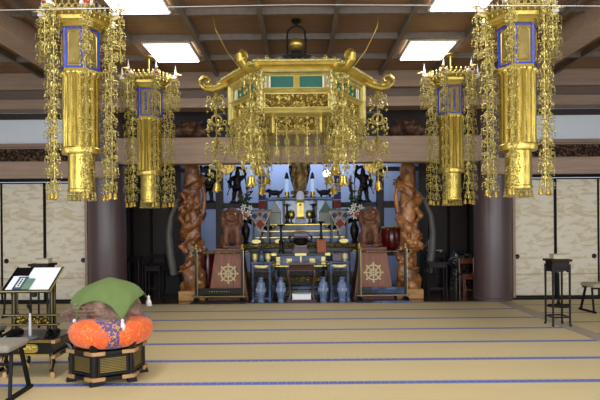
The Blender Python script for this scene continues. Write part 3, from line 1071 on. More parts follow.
    # black hub, gilt ball, yoke and ceiling hook
    hub = MB().lathe([(0.42, 3.84), (0.42, 3.88), (0.36, 3.91), (0.20, 3.93), (0.17, 3.96), (0.17, 4.03), (0.10, 4.07), (0.05, 4.09)], 28).build('hub', LACQ, t)
    MB().ell((0, 0, 4.17), (0.095, 0.095, 0.085), 16, 10).lathe([(0.05, 4.08), (0.07, 4.10), (0.05, 4.12)], 12).build('gilt_ball', GOLD, t)
    y_ = [(-0.13, 0, 4.0), (-0.135, 0, 4.25), (-0.12, 0, 4.36), (-0.07, 0, 4.41), (0, 0, 4.43), (0.07, 0, 4.41), (0.12, 0, 4.36), (0.135, 0, 4.25), (0.13, 0, 4.0)]
    MB().tube(y_, 0.014, 8).lathe([(0.02, 4.42), (0.03, 4.46), (0.07, 4.49), (0.07, 4.515)], 12).build('yoke', BLACK, t)
    # gold cords from the roof to the ceiling
    for s in (-1, 1):
        MB().tube([(s * 0.75, -0.2, 3.70), (s * 0.98, -0.22, 4.0), (s * 1.14, -0.2, 4.32), (s * 1.18, -0.2, 4.5)], 0.007, 5).build('cord', GOLD, t)
    return t


canopy()


LITGOLD = M('lit_gold', (236, 200, 110), 0.4, 0.3, var=0.3, scale=30, emit=0.5)
BEASTW = M('dark_beast_wood', (96, 60, 42), 0.5, 0, col2=(44, 26, 20), scale=8, bump=0.6, bscale=30)
STEPL = M('step_painted_sheen', (84, 116, 178), 0.22, 0, col2=(8, 11, 22), scale=1.8, coat=0.15, spec=0.3, ramp=(0.45, 0.7))  # blue sheen of the steps is put into the colour over black
# ================================================================ sanctuary
def ring_pts(r, n, z=0.0, a0=0.0):
    return [(r * math.cos(a0 + 2 * PI * i / n), r * math.sin(a0 + 2 * PI * i / n), z) for i in range(n + 1)]


# ---- carved dragon posts
def dragon_post(label, loc, seed, mirror):
    t = thing('carved_dragon_post', label, 'carved post', loc)
    rnd = random.Random(seed)
    s = mirror
    MB().box((0.02 * s, -0.02, 0.1), (0.56, 0.5, 0.2)).build('base_block', BLKW, t, bevel=0.015)
    pr = [C((0, 0, 0.2), (0, 0, 2.70), 0.175, 0.16)]
    # rocks and waves round the foot
    for k in range(16):
        a = 2 * PI * k / 16 + rnd.random()
        z = 0.22 + rnd.random() * 0.4
        pr.append(E((0.17 * math.cos(a), 0.15 * math.sin(a), z), (0.08 + rnd.random() * 0.04, 0.08, 0.07 + rnd.random() * 0.08)))
    for k in range(12):   # cloud knots up the shaft
        a = rnd.random() * 2 * PI
        z = 0.6 + rnd.random() * 2.0
        pr.append(E((0.15 * math.cos(a), 0.15 * math.sin(a), z), (0.05 + rnd.random() * 0.04, 0.05, 0.05 + rnd.random() * 0.06)))
    carved(pr, 0.022, 50, 0.006, 46, seed).build('post_shaft', DRAGW, t, angle=3)
    # the dragon: coils, limbs, head
    dr = []
    turns, n = 2.7, 60
    hp = None
    pts = []
    for k in range(n + 1):
        f = k / n
        a = s * (2 * PI * turns * f + (2.6 if s > 0 else 0.4))
        z = 0.55 + 2.05 * f
        r = 0.17 + 0.015 * math.sin(9 * f)
        pts.append(Vector((r * math.cos(a), r * math.sin(a), z)))
    for k in range(n):
        f = k / n
        rad = 0.03 + 0.055 * math.sin(PI * min(1, f * 0.9 + 0.1)) + 0.03 * f
        dr.append(C(pts[k], pts[k + 1], rad, rad))
    for k in range(2, n, 2):   # dorsal spikes
        o = Vector((pts[k].x, pts[k].y, 0)).normalized()
        dr.append(C(pts[k] + o * 0.07, pts[k] + o * 0.135 + Vector((0, 0, 0.03)), 0.028, 0.010))
    for k in range(3, n - 3):   # belly ridges and flame curls along the coils
        if k % 2:
            o = Vector((pts[k].x, pts[k].y, 0)).normalized()
            b_ = pts[k] + o * 0.06 + Vector((0, 0, -0.05))
            dr.append(C(b_, b_ + Vector((0.07 * (-1) ** (k // 2), -0.02, 0.09 * (rnd.random() - 0.5))), 0.026, 0.012))
    # limbs gripping the post
    for (z, ax, dz) in ((1.0, -0.5, 0.25), (1.32, 0.7, -0.26), (1.85, -0.8, -0.3), (2.25, 0.4, -0.3)):
        a = -PI / 2 + s * ax
        p0 = Vector((0.2 * math.cos(a), 0.2 * math.sin(a), z))
        p1 = Vector((0.27 * math.cos(a - s * 0.5), 0.27 * math.sin(a - s * 0.5), z + dz * 0.45))
        p2 = Vector((0.21 * math.cos(a + s * 0.2), 0.21 * math.sin(a + s * 0.2), z + dz))
        dr += [C(p0, p1, 0.065, 0.05), C(p1, p2, 0.05, 0.035)]
        for q in (-1, 0, 1):
            dr.append(C(p2, p2 + Vector((0.06 * q, -0.05, -0.06 if dz < 0 else 0.06)), 0.022, 0.010))
    # free arm standing off the shaft on the outer side
    dr += [C((s * 0.2, -0.05, 2.45), (s * 0.27, -0.1, 2.15), 0.05, 0.042), C((s * 0.27, -0.1, 2.15), (s * 0.24, -0.12, 1.8), 0.042, 0.05)]
    # head
    hz = 1.98 if s > 0 else 1.12
    hx = -0.04 * s
    dr += [E((hx, -0.2, hz), (0.12, 0.12, 0.11)), E((hx, -0.30, hz - 0.05), (0.085, 0.09, 0.055)), E((hx, -0.28, hz - 0.115), (0.07, 0.08, 0.03)),
           E((hx - 0.06, -0.28, hz + 0.05), 0.035), E((hx + 0.06, -0.28, hz + 0.05), 0.035), E((hx, -0.37, hz - 0.02), (0.05, 0.03, 0.03)),
           C((hx - 0.07, -0.2, hz + 0.08), (hx - 0.16, -0.2, hz + 0.24), 0.028, 0.012), C((hx + 0.07, -0.2, hz + 0.08), (hx + 0.16, -0.2, hz + 0.24), 0.028, 0.012),
           C((hx, -0.15, hz), (0.05 * s, -0.16, hz - 0.25), 0.10, 0.09)]
    for q in range(7):
        a = q / 6 * PI
        dr.append(C((hx + 0.1 * math.cos(a), -0.17, hz + 0.02), (hx + 0.23 * math.cos(a), -0.15, hz - 0.12 + 0.06 * math.sin(3 * a)), 0.04, 0.015))
    carved(dr, 0.0175, 75, 0.004, 80, seed + 3).build('dragon', DRAGD if s > 0 else DRAGW, t, angle=3)
    mb = MB()
    for q in (-1, 1):
        mb.tube([(hx + q * 0.06, -0.36, hz - 0.03), (hx + q * 0.16, -0.40, hz - 0.08), (hx + q * 0.24, -0.34, hz - 0.02), (hx + q * 0.30, -0.30, hz + 0.06)], [0.012, 0.010, 0.008, 0.004], 5)
    mb.build('whisker', DRAGW, t)
    return t


dragon_post('tall carved dragon post, reddish amber, on the side of the covered wooden drum', (-2.25, 11.58, 0), 4, 1)
dragon_post('tall carved dragon post, paler honey brown, on the side of the orange chair', (2.27, 11.58, 0), 9, -1)

# ---- carved beast heads above the lintel
for s in (-1, 1):
    pr = [E((0, 0, 0.16), (0.2, 0.14, 0.15)), E((0, -0.16, 0.12), (0.12, 0.10, 0.09)), E((0, -0.26, 0.13), (0.06, 0.05, 0.05)),
          E((-0.09, -0.12, 0.25), 0.05), E((0.09, -0.12, 0.25), 0.05), C((-0.15, 0, 0.25), (-0.24, 0.02, 0.33), 0.05, 0.02), C((0.15, 0, 0.25), (0.24, 0.02, 0.33), 0.05, 0.02),
          C((-0.05, -0.22, 0.06), (-0.12, -0.3, 0.14), 0.03, 0.012), C((0.05, -0.22, 0.06), (0.12, -0.3, 0.14), 0.03, 0.012), E((0, 0.05, 0.03), (0.26, 0.12, 0.06)),
          E((-0.27, 0, 0.12), (0.1, 0.09, 0.1)), E((0.27, 0, 0.12), (0.1, 0.09, 0.1))]
    o = carved(pr, 0.018, 40, 0.006, 70, s + 2).build('carved_beast_head', BEASTW, None, (s * 2.2, 11.12, 3.32), angle=3)
    tag(o, 'dark carved beast head on the lintel above the ' + ('reddish dragon post' if s < 0 else 'honey brown dragon post'), 'carving')

# ---- pedestals with wheel emblem, lion-dogs, barriers
def pedestal(label, x):
    t = thing('lion_pedestal', label, 'pedestal', (x, 11.56, 0))
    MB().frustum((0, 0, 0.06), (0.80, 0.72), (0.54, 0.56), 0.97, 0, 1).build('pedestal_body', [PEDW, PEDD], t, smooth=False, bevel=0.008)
    MB().box((0, 0, 0.03), (0.84, 0.76, 0.06)).build('plinth', PEDD, t, bevel=0.006)
    MB().box((0, 0, 1.05), (0.56, 0.58, 0.04)).build('top_board', PEDW, t, bevel=0.006)
    tilt = math.atan2(0.08, 0.97)
    mb = MB()
    mb.X = Matrix.Translation((0, -0.318, 0.56)) @ Matrix.Rotation(-tilt, 4, 'X')
    mb.X = mb.X @ Matrix.Scale(1.15, 4)
    mb.torus((0, 0, 0), 0.13, 0.015, 32, 5, axis='Y').torus((0, 0, 0), 0.045, 0.010, 18, 5, axis='Y').ell((0, 0, 0), (0.02, 0.012, 0.02), 8, 5)
    for i in range(8):
        a = i * PI / 4
        ca, sa = math.cos(a), math.sin(a)
        mb.tube([(0.03 * ca, 0, 0.03 * sa), (0.08 * ca, 0, 0.08 * sa), (0.135 * ca, 0, 0.135 * sa)], [0.008, 0.014, 0.008], 6)
        mb.ell((0.163 * ca, 0, 0.163 * sa), (0.020, 0.012, 0.020), 8, 5)
        a += PI / 8
        mb.tube([(0.05 * math.cos(a), 0, 0.05 * math.sin(a)), (0.085 * math.cos(a), 0, 0.085 * math.sin(a))], [0.010, 0.004], 5)
    mb.build('wheel_emblem', EMBLEM, t, label='eight-spoked ivory-coloured wheel emblem')
    return t


pedestal('tapering reddish wood pedestal with pale wheel emblem, beside the reddish dragon post', -1.47)
pedestal('tapering reddish wood pedestal with pale wheel emblem, beside the honey brown dragon post', 1.49)


def lion(label, x, s):
    t = thing('lion_dog_statue', label, 'statue', (x, 11.56, 1.0745), rz=s * 0.12)
    pr = [E((-0.145, 0.07, 0.16), (0.105, 0.16, 0.16)), E((0.145, 0.07, 0.16), (0.105, 0.16, 0.16)), C((0, 0.1, 0.2), (0, -0.03, 0.5), 0.165, 0.14),
          E((0, -0.08, 0.44), (0.155, 0.11, 0.15)), E((0, 0.02, 0.56), (0.17, 0.14, 0.12))]
    for q in (-1, 1):
        pr += [C((q * 0.115, -0.1, 0.42), (q * 0.12, -0.15, 0.2), 0.07, 0.052), C((q * 0.12, -0.15, 0.2), (q * 0.12, -0.17, 0.05), 0.052, 0.05),
               E((q * 0.125, -0.21, 0.04), (0.062, 0.085, 0.042)), E((q * 0.215, -0.05, 0.04), (0.055, 0.10, 0.04))]
        for j in range(3):
            pr.append(E((q * 0.125 + (j - 1) * 0.036, -0.285, 0.033), (0.02, 0.03, 0.028)))
        pr += [E((q * 0.07, -0.215, 0.735), (0.05, 0.045, 0.032)), E((q * 0.15, -0.04, 0.74), (0.035, 0.05, 0.055), rotm(ry=q * 0.5)), E((q * 0.075, -0.245, 0.63), (0.055, 0.05, 0.05))]
        for z, y, r in ((0.7, 0.02, 0.06), (0.62, -0.02, 0.065), (0.53, -0.04, 0.065), (0.45, -0.03, 0.055), (0.66, 0.1, 0.06)):
            pr.append(E((q * (0.165 - 0.02 * abs(z - 0.6)), y, z), r))
    pr += [E((0, -0.1, 0.68), (0.145, 0.145, 0.125)), E((0, -0.235, 0.655), (0.085, 0.08, 0.055)), E((0, -0.295, 0.68), (0.045, 0.028, 0.026)), E((0, -0.215, 0.578), (0.08, 0.075, 0.028)),
           E((0, -0.05, 0.79), (0.10, 0.11, 0.05)), E((0, 0.08, 0.78), 0.07), C((0, 0.22, 0.12), (0, 0.26, 0.4), 0.05, 0.085), E((0, 0.25, 0.5), (0.07, 0.05, 0.09))]
    for k in range(5):
        pr.append(E((-0.09 + 0.045 * k, -0.185, 0.50 + 0.02 * abs(k - 2)), (0.03, 0.03, 0.045)))
    carved(pr, 0.0145, 60, 0.004, 75, 1).build('body', LIONW, t, angle=3)
    for q in (-1, 1):
        MB().ell((q * 0.066, -0.25, 0.70), (0.03, 0.022, 0.019), 8, 6).build('eye', GOLDP, t)
        mb = MB()
        for j in range(3):
            mb.lathe([(0.0145, 0), (0.011, 0.018), (0.0, 0.035)], 6, (q * 0.125 + (j - 1) * 0.036, -0.295, 0.026), R=rotm(rx=2.0))
        mb.tube([(q * 0.125 - 0.04, -0.29, 0.014), (q * 0.125 + 0.04, -0.29, 0.014)], 0.008, 5)
        mb.build('claw', GOLDP, t)
    return t


lion('seated carved lion-dog on the pedestal beside the reddish dragon post', -1.43, 1)
lion('seated carved lion-dog on the pedestal beside the honey brown dragon post', 1.46, -1)


def barrier(label, x, lac):
    t = thing('altar_barrier', label, 'barrier', (x, 11.0, 0))
    for s in (-1, 1):
        p = MB().box((s * 0.46, 0, 0.55), (0.055, 0.055, 1.02)).build('post', LACQ, t, bevel=0.004)
        MB().box((s * 0.46 + 0.026, -0.026, 0.55), (0.007, 0.007, 1.02)).build('gilt_edge', GOLD, p, smooth=False)
        MB().lathe([(0.03, 1.06), (0.036, 1.07), (0.036, 1.09), (0.02, 1.10), (0.034, 1.125), (0.026, 1.15), (0.0, 1.175)], 14, (s * 0.46, 0, 0)).build('finial', GOLD, p)
        # foot block
        MB().frustum((s * 0.46, 0, 0.03), (0.10, 0.30), (0.075, 0.12), 0.07).build('foot', LACQ, t, bevel=0.005)
    # rail with knobs
    mb = MB().tube([(-0.54, 0, 1.0), (0.54, 0, 1.0)], 0.018, 10)
    r = mb.build('top_rail', LACQ, t)
    mb = MB()
    for k in range(5):
        mb.ell((-0.3 + 0.15 * k, -0.018, 1.0), (0.012, 0.012, 0.012), 8, 6)
    mb.box((0, -0.018, 1.0), (0.66, 0.004, 0.006))
    mb.build('rail_stud', GOLDD, r)
    for s in (-1, 1):
        MB().torus((s * 0.555, 0, 1.0), 0.028, 0.009, 12, 6, axis='Y').build('rail_ring', GOLDD, r)
    b = MB().box((0, 0, 0.225), (0.87, 0.03, 0.13)).build('lower_board', lac, t, bevel=0.004)
    mb = MB()
    for k in range(9):
        mb.ell((-0.2 + 0.05 * k, -0.016, 0.225), (0.02 if k % 2 else 0.012, 0.004, 0.012), 8, 4)
    mb.build('board_scroll', LACQ if lac is LACQB else GOLDD, b)
    MB().box((0, 0, 0.135), (1.06, 0.16, 0.03)).build('ledge', lac, t, bevel=0.004)
    MB().box((0, -0.082, 0.135), (1.06, 0.006, 0.014)).build('ledge_gilding', GOLDD, t, smooth=False)
    MB().box((0, 0, 0.015), (1.12, 0.34, 0.035)).build('sled_base', lac, t, bevel=0.006)
    return t


barrier('black lacquer barrier with gilt knobs in front of the pedestal by the reddish dragon post', -1.62, LACQ)
barrier('barrier with blue-glinting lower board in front of the pedestal by the honey brown dragon post', 1.64, LACQB)

# ---- main altar platform
t = thing('altar_platform', 'wide black lacquer altar platform with gilt bands and blue-sheen panels', 'altar', (0, 12.6, 0))
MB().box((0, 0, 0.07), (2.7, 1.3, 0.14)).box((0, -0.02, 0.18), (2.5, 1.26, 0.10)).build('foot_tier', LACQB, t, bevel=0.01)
MB().box((0, 0, 0.30), (2.44, 1.2, 0.14)).build('lower_tier', LACQ, t, bevel=0.006)
mb = MB().box((0, -0.01, 0.40), (2.56, 1.28, 0.05))
mb.build('lower_band', GOLDC2, t, smooth=False)
MB().box((0, 0.06, 0.68), (2.2, 1.1, 0.52)).build('waist', LACQ, t, bevel=0.006)
for k in range(6):
    x = -0.92 + k * 0.368
    p = MB().box((x, -0.5, 0.68), (0.30, 0.03, 0.34)).build('waist_panel', LACQB, t, bevel=0.006)
    mb = MB()
    for q in range(6):
        a = q * PI / 3
        mb.ell((x + 0.05 * math.cos(a), -0.517, 0.68 + 0.045 * math.sin(a)), (0.034, 0.006, 0.02), 7, 4, R=rotm(ry=-a))
    mb.ell((x, -0.52, 0.68), (0.03, 0.008, 0.03), 8, 5).build('gilt_flower', GOLD, p)
MB().box((0, 0, 0.99), (2.5, 1.26, 0.09)).build('upper_tier', LACQ, t, bevel=0.006)
MB().box((0, 0, 1.09), (2.66, 1.34, 0.10)).build('top_slab', LACQ, t, bevel=0.006)
mb = MB().box((0, -0.675, 1.09), (2.62, 0.012, 0.075))
for k in range(32):
    mb.ell((-1.27 + 0.082 * k, -0.685, 1.09), (0.032, 0.01, 0.022), 6, 4)
mb.build('gilt_border', GOLDC2, t)
for s in (-1, 1):
    for k in range(2):
        MB().prism([(s * (0.45 + 0.5 * k) + 0.1 * math.cos(a), 1.19 + 0.045 * math.sin(a)) for a in [q * PI / 8 for q in range(16)]], -0.66, -0.645).build('corner_fitting', GOLDP, t, smooth=False)

# ---- stepped upper altar with shelf for the statue
t = thing('stepped_altar', 'stepped lacquer stand with pale blue sheen carrying the gilt statue', 'altar', (0, 13.2, 1.143))
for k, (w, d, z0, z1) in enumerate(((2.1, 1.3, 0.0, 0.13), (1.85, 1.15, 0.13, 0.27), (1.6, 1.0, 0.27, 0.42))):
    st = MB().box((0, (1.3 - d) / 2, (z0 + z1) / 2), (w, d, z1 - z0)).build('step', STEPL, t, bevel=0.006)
    MB().box((0, (1.3 - d) / 2 - d / 2 - 0.003, z1 - 0.012), (w, 0.006, 0.02)).build('gilt_edge', GOLD, st, smooth=False)
MB().box((0, 0.25, 0.7), (1.15, 0.7, 0.56)).build('cabinet', M('blue_sheen_lacquer', (104, 142, 196), 0.2, 0, var=0.3, coat=0.8), t, bevel=0.006)  # pale blue sheen painted as the cabinet's base colour
for x in (-0.79, -0.38, 0.38, 0.79):
    MB().box((x, -0.13, 0.7), (0.06, 0.06, 0.56)).build('post', LACQ, t, bevel=0.004)
MB().box((0, 0.33, 1.03), (1.62, 0.74, 0.06)).build('shelf', LACQ, t, bevel=0.006)
MB().box((0, -0.044, 1.03), (1.6, 0.008, 0.03)).build('shelf_edge', LACQB, t, smooth=False)
for s in (-1, 1):   # curved hand rails sweeping down both sides
    pts = [(s * 0.62, -0.62, 0.36), (s * 0.75, -0.63, 0.33), (s * 0.95, -0.64, 0.40), (s * 1.15, -0.65, 0.50), (s * 1.36, -0.66, 0.53)]
    r = MB().tube(pts, [0.035, 0.045, 0.055, 0.06, 0.05], 8).build('curved_rail', LACQ, t)
    MB().ell(pts[0], (0.05, 0.045, 0.045), 10, 6).lathe([(0.03, 0), (0.04, 0.02), (0.0, 0.05)], 8, (s * 0.95, -0.64, 0.44)).build('gilt_cap', GOLD, r)
    MB().box((s * 1.25, -0.65, 0.25), (0.07, 0.07, 0.5)).box((s * 0.9, -0.64, 0.19), (0.05, 0.05, 0.38)).build('rail_post', LACQ, r, bevel=0.004)

# ---- standing gilt statue with halo
t = thing('buddha_statue', 'dark gilt standing buddha with pointed openwork halo on lotus base', 'statue', (0.0, 13.5, 2.206))
mb = MB().lathe([(0.20, 0), (0.21, 0.03), (0.16, 0.05), (0.14, 0.08), (0.19, 0.12), (0.20, 0.16), (0.13, 0.17)], 24)
for k in range(14):
    a = 2 * PI * k / 14
    mb.ell((0.185 * math.cos(a), 0.185 * math.sin(a), 0.13), (0.03, 0.045, 0.05), 6, 5, R=rotm(rz=a + PI / 2))
mb.build('lotus_base', BUDD, t)
pr = [C((0, 0, 0.2), (0, 0, 0.62), 0.13, 0.10), C((0, 0, 0.62), (0, 0, 0.78), 0.10, 0.085), C((-0.10, 0, 0.76), (0.10, 0, 0.76), 0.055), C((0, 0, 0.8), (0, -0.01, 0.88), 0.045),
      E((0, -0.01, 0.93), (0.062, 0.066, 0.078)), E((0, 0, 1.0), (0.034, 0.034, 0.03)), E((0, -0.075, 0.925), (0.012, 0.012, 0.016)),
      C((0.13, 0, 0.75), (0.15, -0.04, 0.58), 0.042, 0.036), C((0.15, -0.04, 0.58), (0.10, -0.14, 0.66), 0.034, 0.026), E((0.095, -0.15, 0.71), (0.024, 0.016, 0.038)),
      C((-0.13, 0, 0.75), (-0.16, -0.03, 0.56), 0.042, 0.036), C((-0.16, -0.03, 0.56), (-0.14, -0.12, 0.42), 0.034, 0.026), E((-0.135, -0.14, 0.37), (0.022, 0.016, 0.036)),
      E((-0.066, 0, 0.925), (0.012, 0.02, 0.035)), E((0.066, 0, 0.925), (0.012, 0.02, 0.035)), C((-0.16, -0.03, 0.5), (-0.15, 0, 0.28), 0.03, 0.02), C((0.15, -0.03, 0.52), (0.15, 0, 0.28), 0.03, 0.02),
      E((0, -0.06, 0.5), (0.09, 0.06, 0.14)), E((-0.05, -0.06, 0.19), (0.03, 0.06, 0.025)), E((0.05, -0.06, 0.19), (0.03, 0.06, 0.025))]
carved(pr, 0.0125, 70, 0.003, 60).build('body', BUDD, t, angle=3)
hal = [(0.0, 1.36), (0.07, 1.22), (0.19, 1.1), (0.26, 0.92), (0.27, 0.7), (0.22, 0.45), (0.15, 0.2)]
out = hal + [(-x, z) for x, z in reversed(hal[1:])]
h_ = MB().prism(out, 0.13, 0.15).build('halo', BRONZE, t, smooth=False)
mb = MB().torus((0, 0.125, 0.93), 0.13, 0.012, 24, 5, axis='Y')
for (x, z) in out:
    mb.ell((x * 0.9, 0.122, 0.7 + (z - 0.7) * 0.92), (0.035, 0.012, 0.045), 7, 5)
for i in range(12):
    a = 2 * PI * i / 12
    mb.tube([(0.06 * math.cos(a), 0.122, 0.93 + 0.06 * math.sin(a)), (0.125 * math.cos(a), 0.122, 0.93 + 0.125 * math.sin(a))], 0.006, 4)
mb.build('halo_scroll', BUDD, h_)

# pale glass columns beside the statue
cl = thing('glass_column_lamp', 'pale blue glass column lamp with gilt foot beside the halo, on the red vase side', 'lamp', (-0.31, 13.32, 2.205))
MB().lathe([(0.07, 0), (0.075, 0.03), (0.05, 0.05), (0.055, 0.13), (0.045, 0.14)], 16).build('foot', GOLD, cl)
MB().lathe([(0.048, 0.14), (0.05, 0.3), (0.05, 0.44), (0.04, 0.45)], 16).build('glass', BLUEGLOW, cl)
MB().lathe([(0.06, 0.45), (0.055, 0.48), (0.03, 0.58), (0.0, 0.62)], 16).build('cap', LACQ, cl)
cl['label'] = 'pale blue glass column lamp on the shelf, farther from the round lit lamp'
dup(cl, (0.31, 13.32, 2.205), 'pale blue glass column lamp on the shelf, nearer the round lit lamp')

# crouching bronze animals on the shelf
pr = [E((0, 0, 0.09), (0.15, 0.07, 0.07)), E((-0.14, -0.02, 0.14), (0.06, 0.05, 0.05)), E((-0.20, -0.02, 0.13), (0.035, 0.03, 0.025)), C((-0.1, -0.04, 0.08), (-0.13, -0.06, 0.0), 0.03, 0.025),
      C((0.09, -0.04, 0.08), (0.08, -0.06, 0.0), 0.035, 0.025), C((-0.1, 0.04, 0.08), (-0.13, 0.06, 0.0), 0.03, 0.025), C((0.09, 0.04, 0.08), (0.08, 0.06, 0.0), 0.035, 0.025), C((0.14, 0, 0.1), (0.2, 0, 0.18), 0.03, 0.012)]
am = carved(pr, 0.011, 80).mesh('bronze_animal', BRONZE, angle=3)
for s in (-1, 1):
    o = link('bronze_animal', am, None, (s * 0.6, 13.3, 2.235), rz=0 if s < 0 else PI)
    tag(o, 'low dark bronze crouching animal on the shelf end ' + ('away from the round lamp' if s < 0 else 'below the round lamp'), 'figurine')

# round lit lamp
t = thing('globe_lamp', 'small round lit white lamp on a thin stand behind the hanging pendants', 'lamp', (0.67, 13.6, 2.2))
MB().lathe([(0.06, 0.0), (0.06, 0.015), (0.012, 0.03), (0.012, 0.52)], 12).build('lamp_stand', LACQ, t)
MB().ell((0, 0, 0.6), 0.09, 16, 12).build('globe', GLOBE, t)

# egg-shaped mirror over miniature gilt shrine
t = thing('miniature_shrine', 'small gilt shrine topped by a pale egg-shaped mirror, at the altar centre', 'shrine', (0.01, 12.98, 1.566))
MB().box((0, 0, 0.06), (0.24, 0.2, 0.12)).build('plinth', LACQB, t, bevel=0.006)
MB().frustum((0, 0, 0.12), (0.22, 0.18), (0.18, 0.15), 0.05).box((0, 0.04, 0.34), (0.17, 0.08, 0.36)).box((-0.075, -0.04, 0.34), (0.02, 0.05, 0.36)).box((0.075, -0.04, 0.34), (0.02, 0.05, 0.36)).frustum((0, 0, 0.50), (0.22, 0.2), (0.1, 0.06), 0.09).build('case', GOLD, t, bevel=0.004)
MB().box((0, -0.03, 0.33), (0.05, 0.04, 0.2)).ell((0, -0.03, 0.45), 0.03, 8, 6).build('inner_figure', GOLDP, t)
MB().ell((0, -0.02, 0.64), (0.10, 0.03, 0.14), 18, 12).build('mirror', M('pale_mirror', (216, 218, 236), 0.3, 0, var=0.05), t)

# candlesticks and gilt barrel lanterns in front of the cabinet
def candlestick(label, loc, h, mat, cat='candlestick'):
    t = thing('candlestick', label, cat, loc)
    MB().lathe([(0.058, 0), (0.06, 0.02), (0.045, 0.05), (0.03, 0.1 * h / 0.5), (0.055, 0.2 * h / 0.5), (0.03, 0.24 * h / 0.5), (0.022, 0.4 * h / 0.5), (0.03, 0.46 * h / 0.5)], 16).build('stem', mat, t)
    MB().lathe([(0.02, h * 0.92), (0.085, h * 0.97), (0.09, h), (0.03, h * 0.98)], 16).build('drip_pan', mat, t)
    MB().lathe([(0.012, h), (0.0, h + 0.07)], 6).build('spike', GOLDD, t)
    return t


candlestick('black candlestick left of the gilt shrine, before the pale blue-sheen cabinet', (-0.30, 12.91, 1.566), 0.46, LACQ)
candlestick('black candlestick right of the gilt shrine, before the pale blue-sheen cabinet', (0.32, 12.91, 1.566), 0.46, LACQ)
for s in (-1, 1):
    t = thing('barrel_lantern', 'small gilt barrel-shaped lantern ' + ('left' if s < 0 else 'right') + ' of the gilt shrine', 'lantern', (s * 0.215 + 0.01, 13.0, 1.566))
    MB().lathe([(0.05, 0), (0.055, 0.02), (0.02, 0.04), (0.02, 0.12)], 12).build('foot', LACQ, t)
    MB().lathe([(0.05, 0.12), (0.075, 0.15), (0.085, 0.22), (0.075, 0.29), (0.05, 0.32), (0.03, 0.33)], 18).build('barrel', GOLD, t)
    MB().torus((0, 0, 0.16), 0.079, 0.008, 18, 5).torus((0, 0, 0.28), 0.079, 0.008, 18, 5).build('hoop', LACQ, t)

# house-shaped cloth covers
def cover(label, loc, roof):
    t = thing('pointed_cover', label, 'cover', loc)
    MB().frustum((0, 0, 0), (0.27, 0.22), (0.29, 0.24), 0.27).build('cover_side', HOODG, t, bevel=0.006)
    MB().frustum((0, 0, 0.27), (0.31, 0.26), (0.02, 0.02), 0.24).build('cover_top', roof, t, bevel=0.006)
    MB().tube([(-0.15, -0.125, 0.27), (0.15, -0.125, 0.27)], 0.008, 5).build('cord_trim', GOLDD, t)
    MB().ell((0, 0, 0.515), 0.018, 8, 6).build('finial', GOLDD, t)
    return t


cover('all-grey pointed cloth cover on the altar step, farther from the round lamp', (-0.60, 12.99, 1.566), HOODG)
cover('pointed cloth cover with sage green top on the altar step, below the round lamp', (0.61, 12.99, 1.566), HOODN)

# side stands with hanging brocade triangles
def brocade_stand(label, x, rot):
    t = thing('brocade_stand', label, 'altar stand', (x, 12.33, 1.143))
    for sx in (-1, 1):
        for sy in (-1, 1):
            MB().box((sx * 0.17, sy * 0.1, 0.35), (0.04, 0.04, 0.7)).build('leg', LACQ, t, bevel=0.003)
    MB().box((0, 0, 0.72), (0.46, 0.3, 0.05)).build('table_top', LACQ, t, bevel=0.005)
    MB().prism([(-0.23, 0.70), (0.23, 0.70), (0.0, 0.18)], -0.165, -0.158).build('brocade_cloth', CHECK_W, t, smooth=False)
    mb = MB()
    for (x_, z_, r, m) in ((0, 0.42, 0.105, 0), (-0.12, 0.6, 0.07, 1), (0.12, 0.6, 0.07, 1), (0, 0.64, 0.05, 0)):
        mb.prism([(x_ - r, z_), (x_, z_ - r), (x_ + r, z_), (x_, z_ + r)], -0.172, -0.165, m)
    mb.tube([(-0.23, -0.168, 0.70), (0, -0.168, 0.18), (0.23, -0.168, 0.70)], 0.010, 5, 2)
    mb.build('diamond_pattern', [CHECK_R, NAVYC, GOLDP], t, smooth=False)
    return t


brocade_stand('black stand with a white and red diamond brocade triangle, beside the grey pointed cover', -0.88, 0)
brocade_stand('black stand with a white and red diamond brocade triangle, beside the green-topped cover', 0.88, 0)

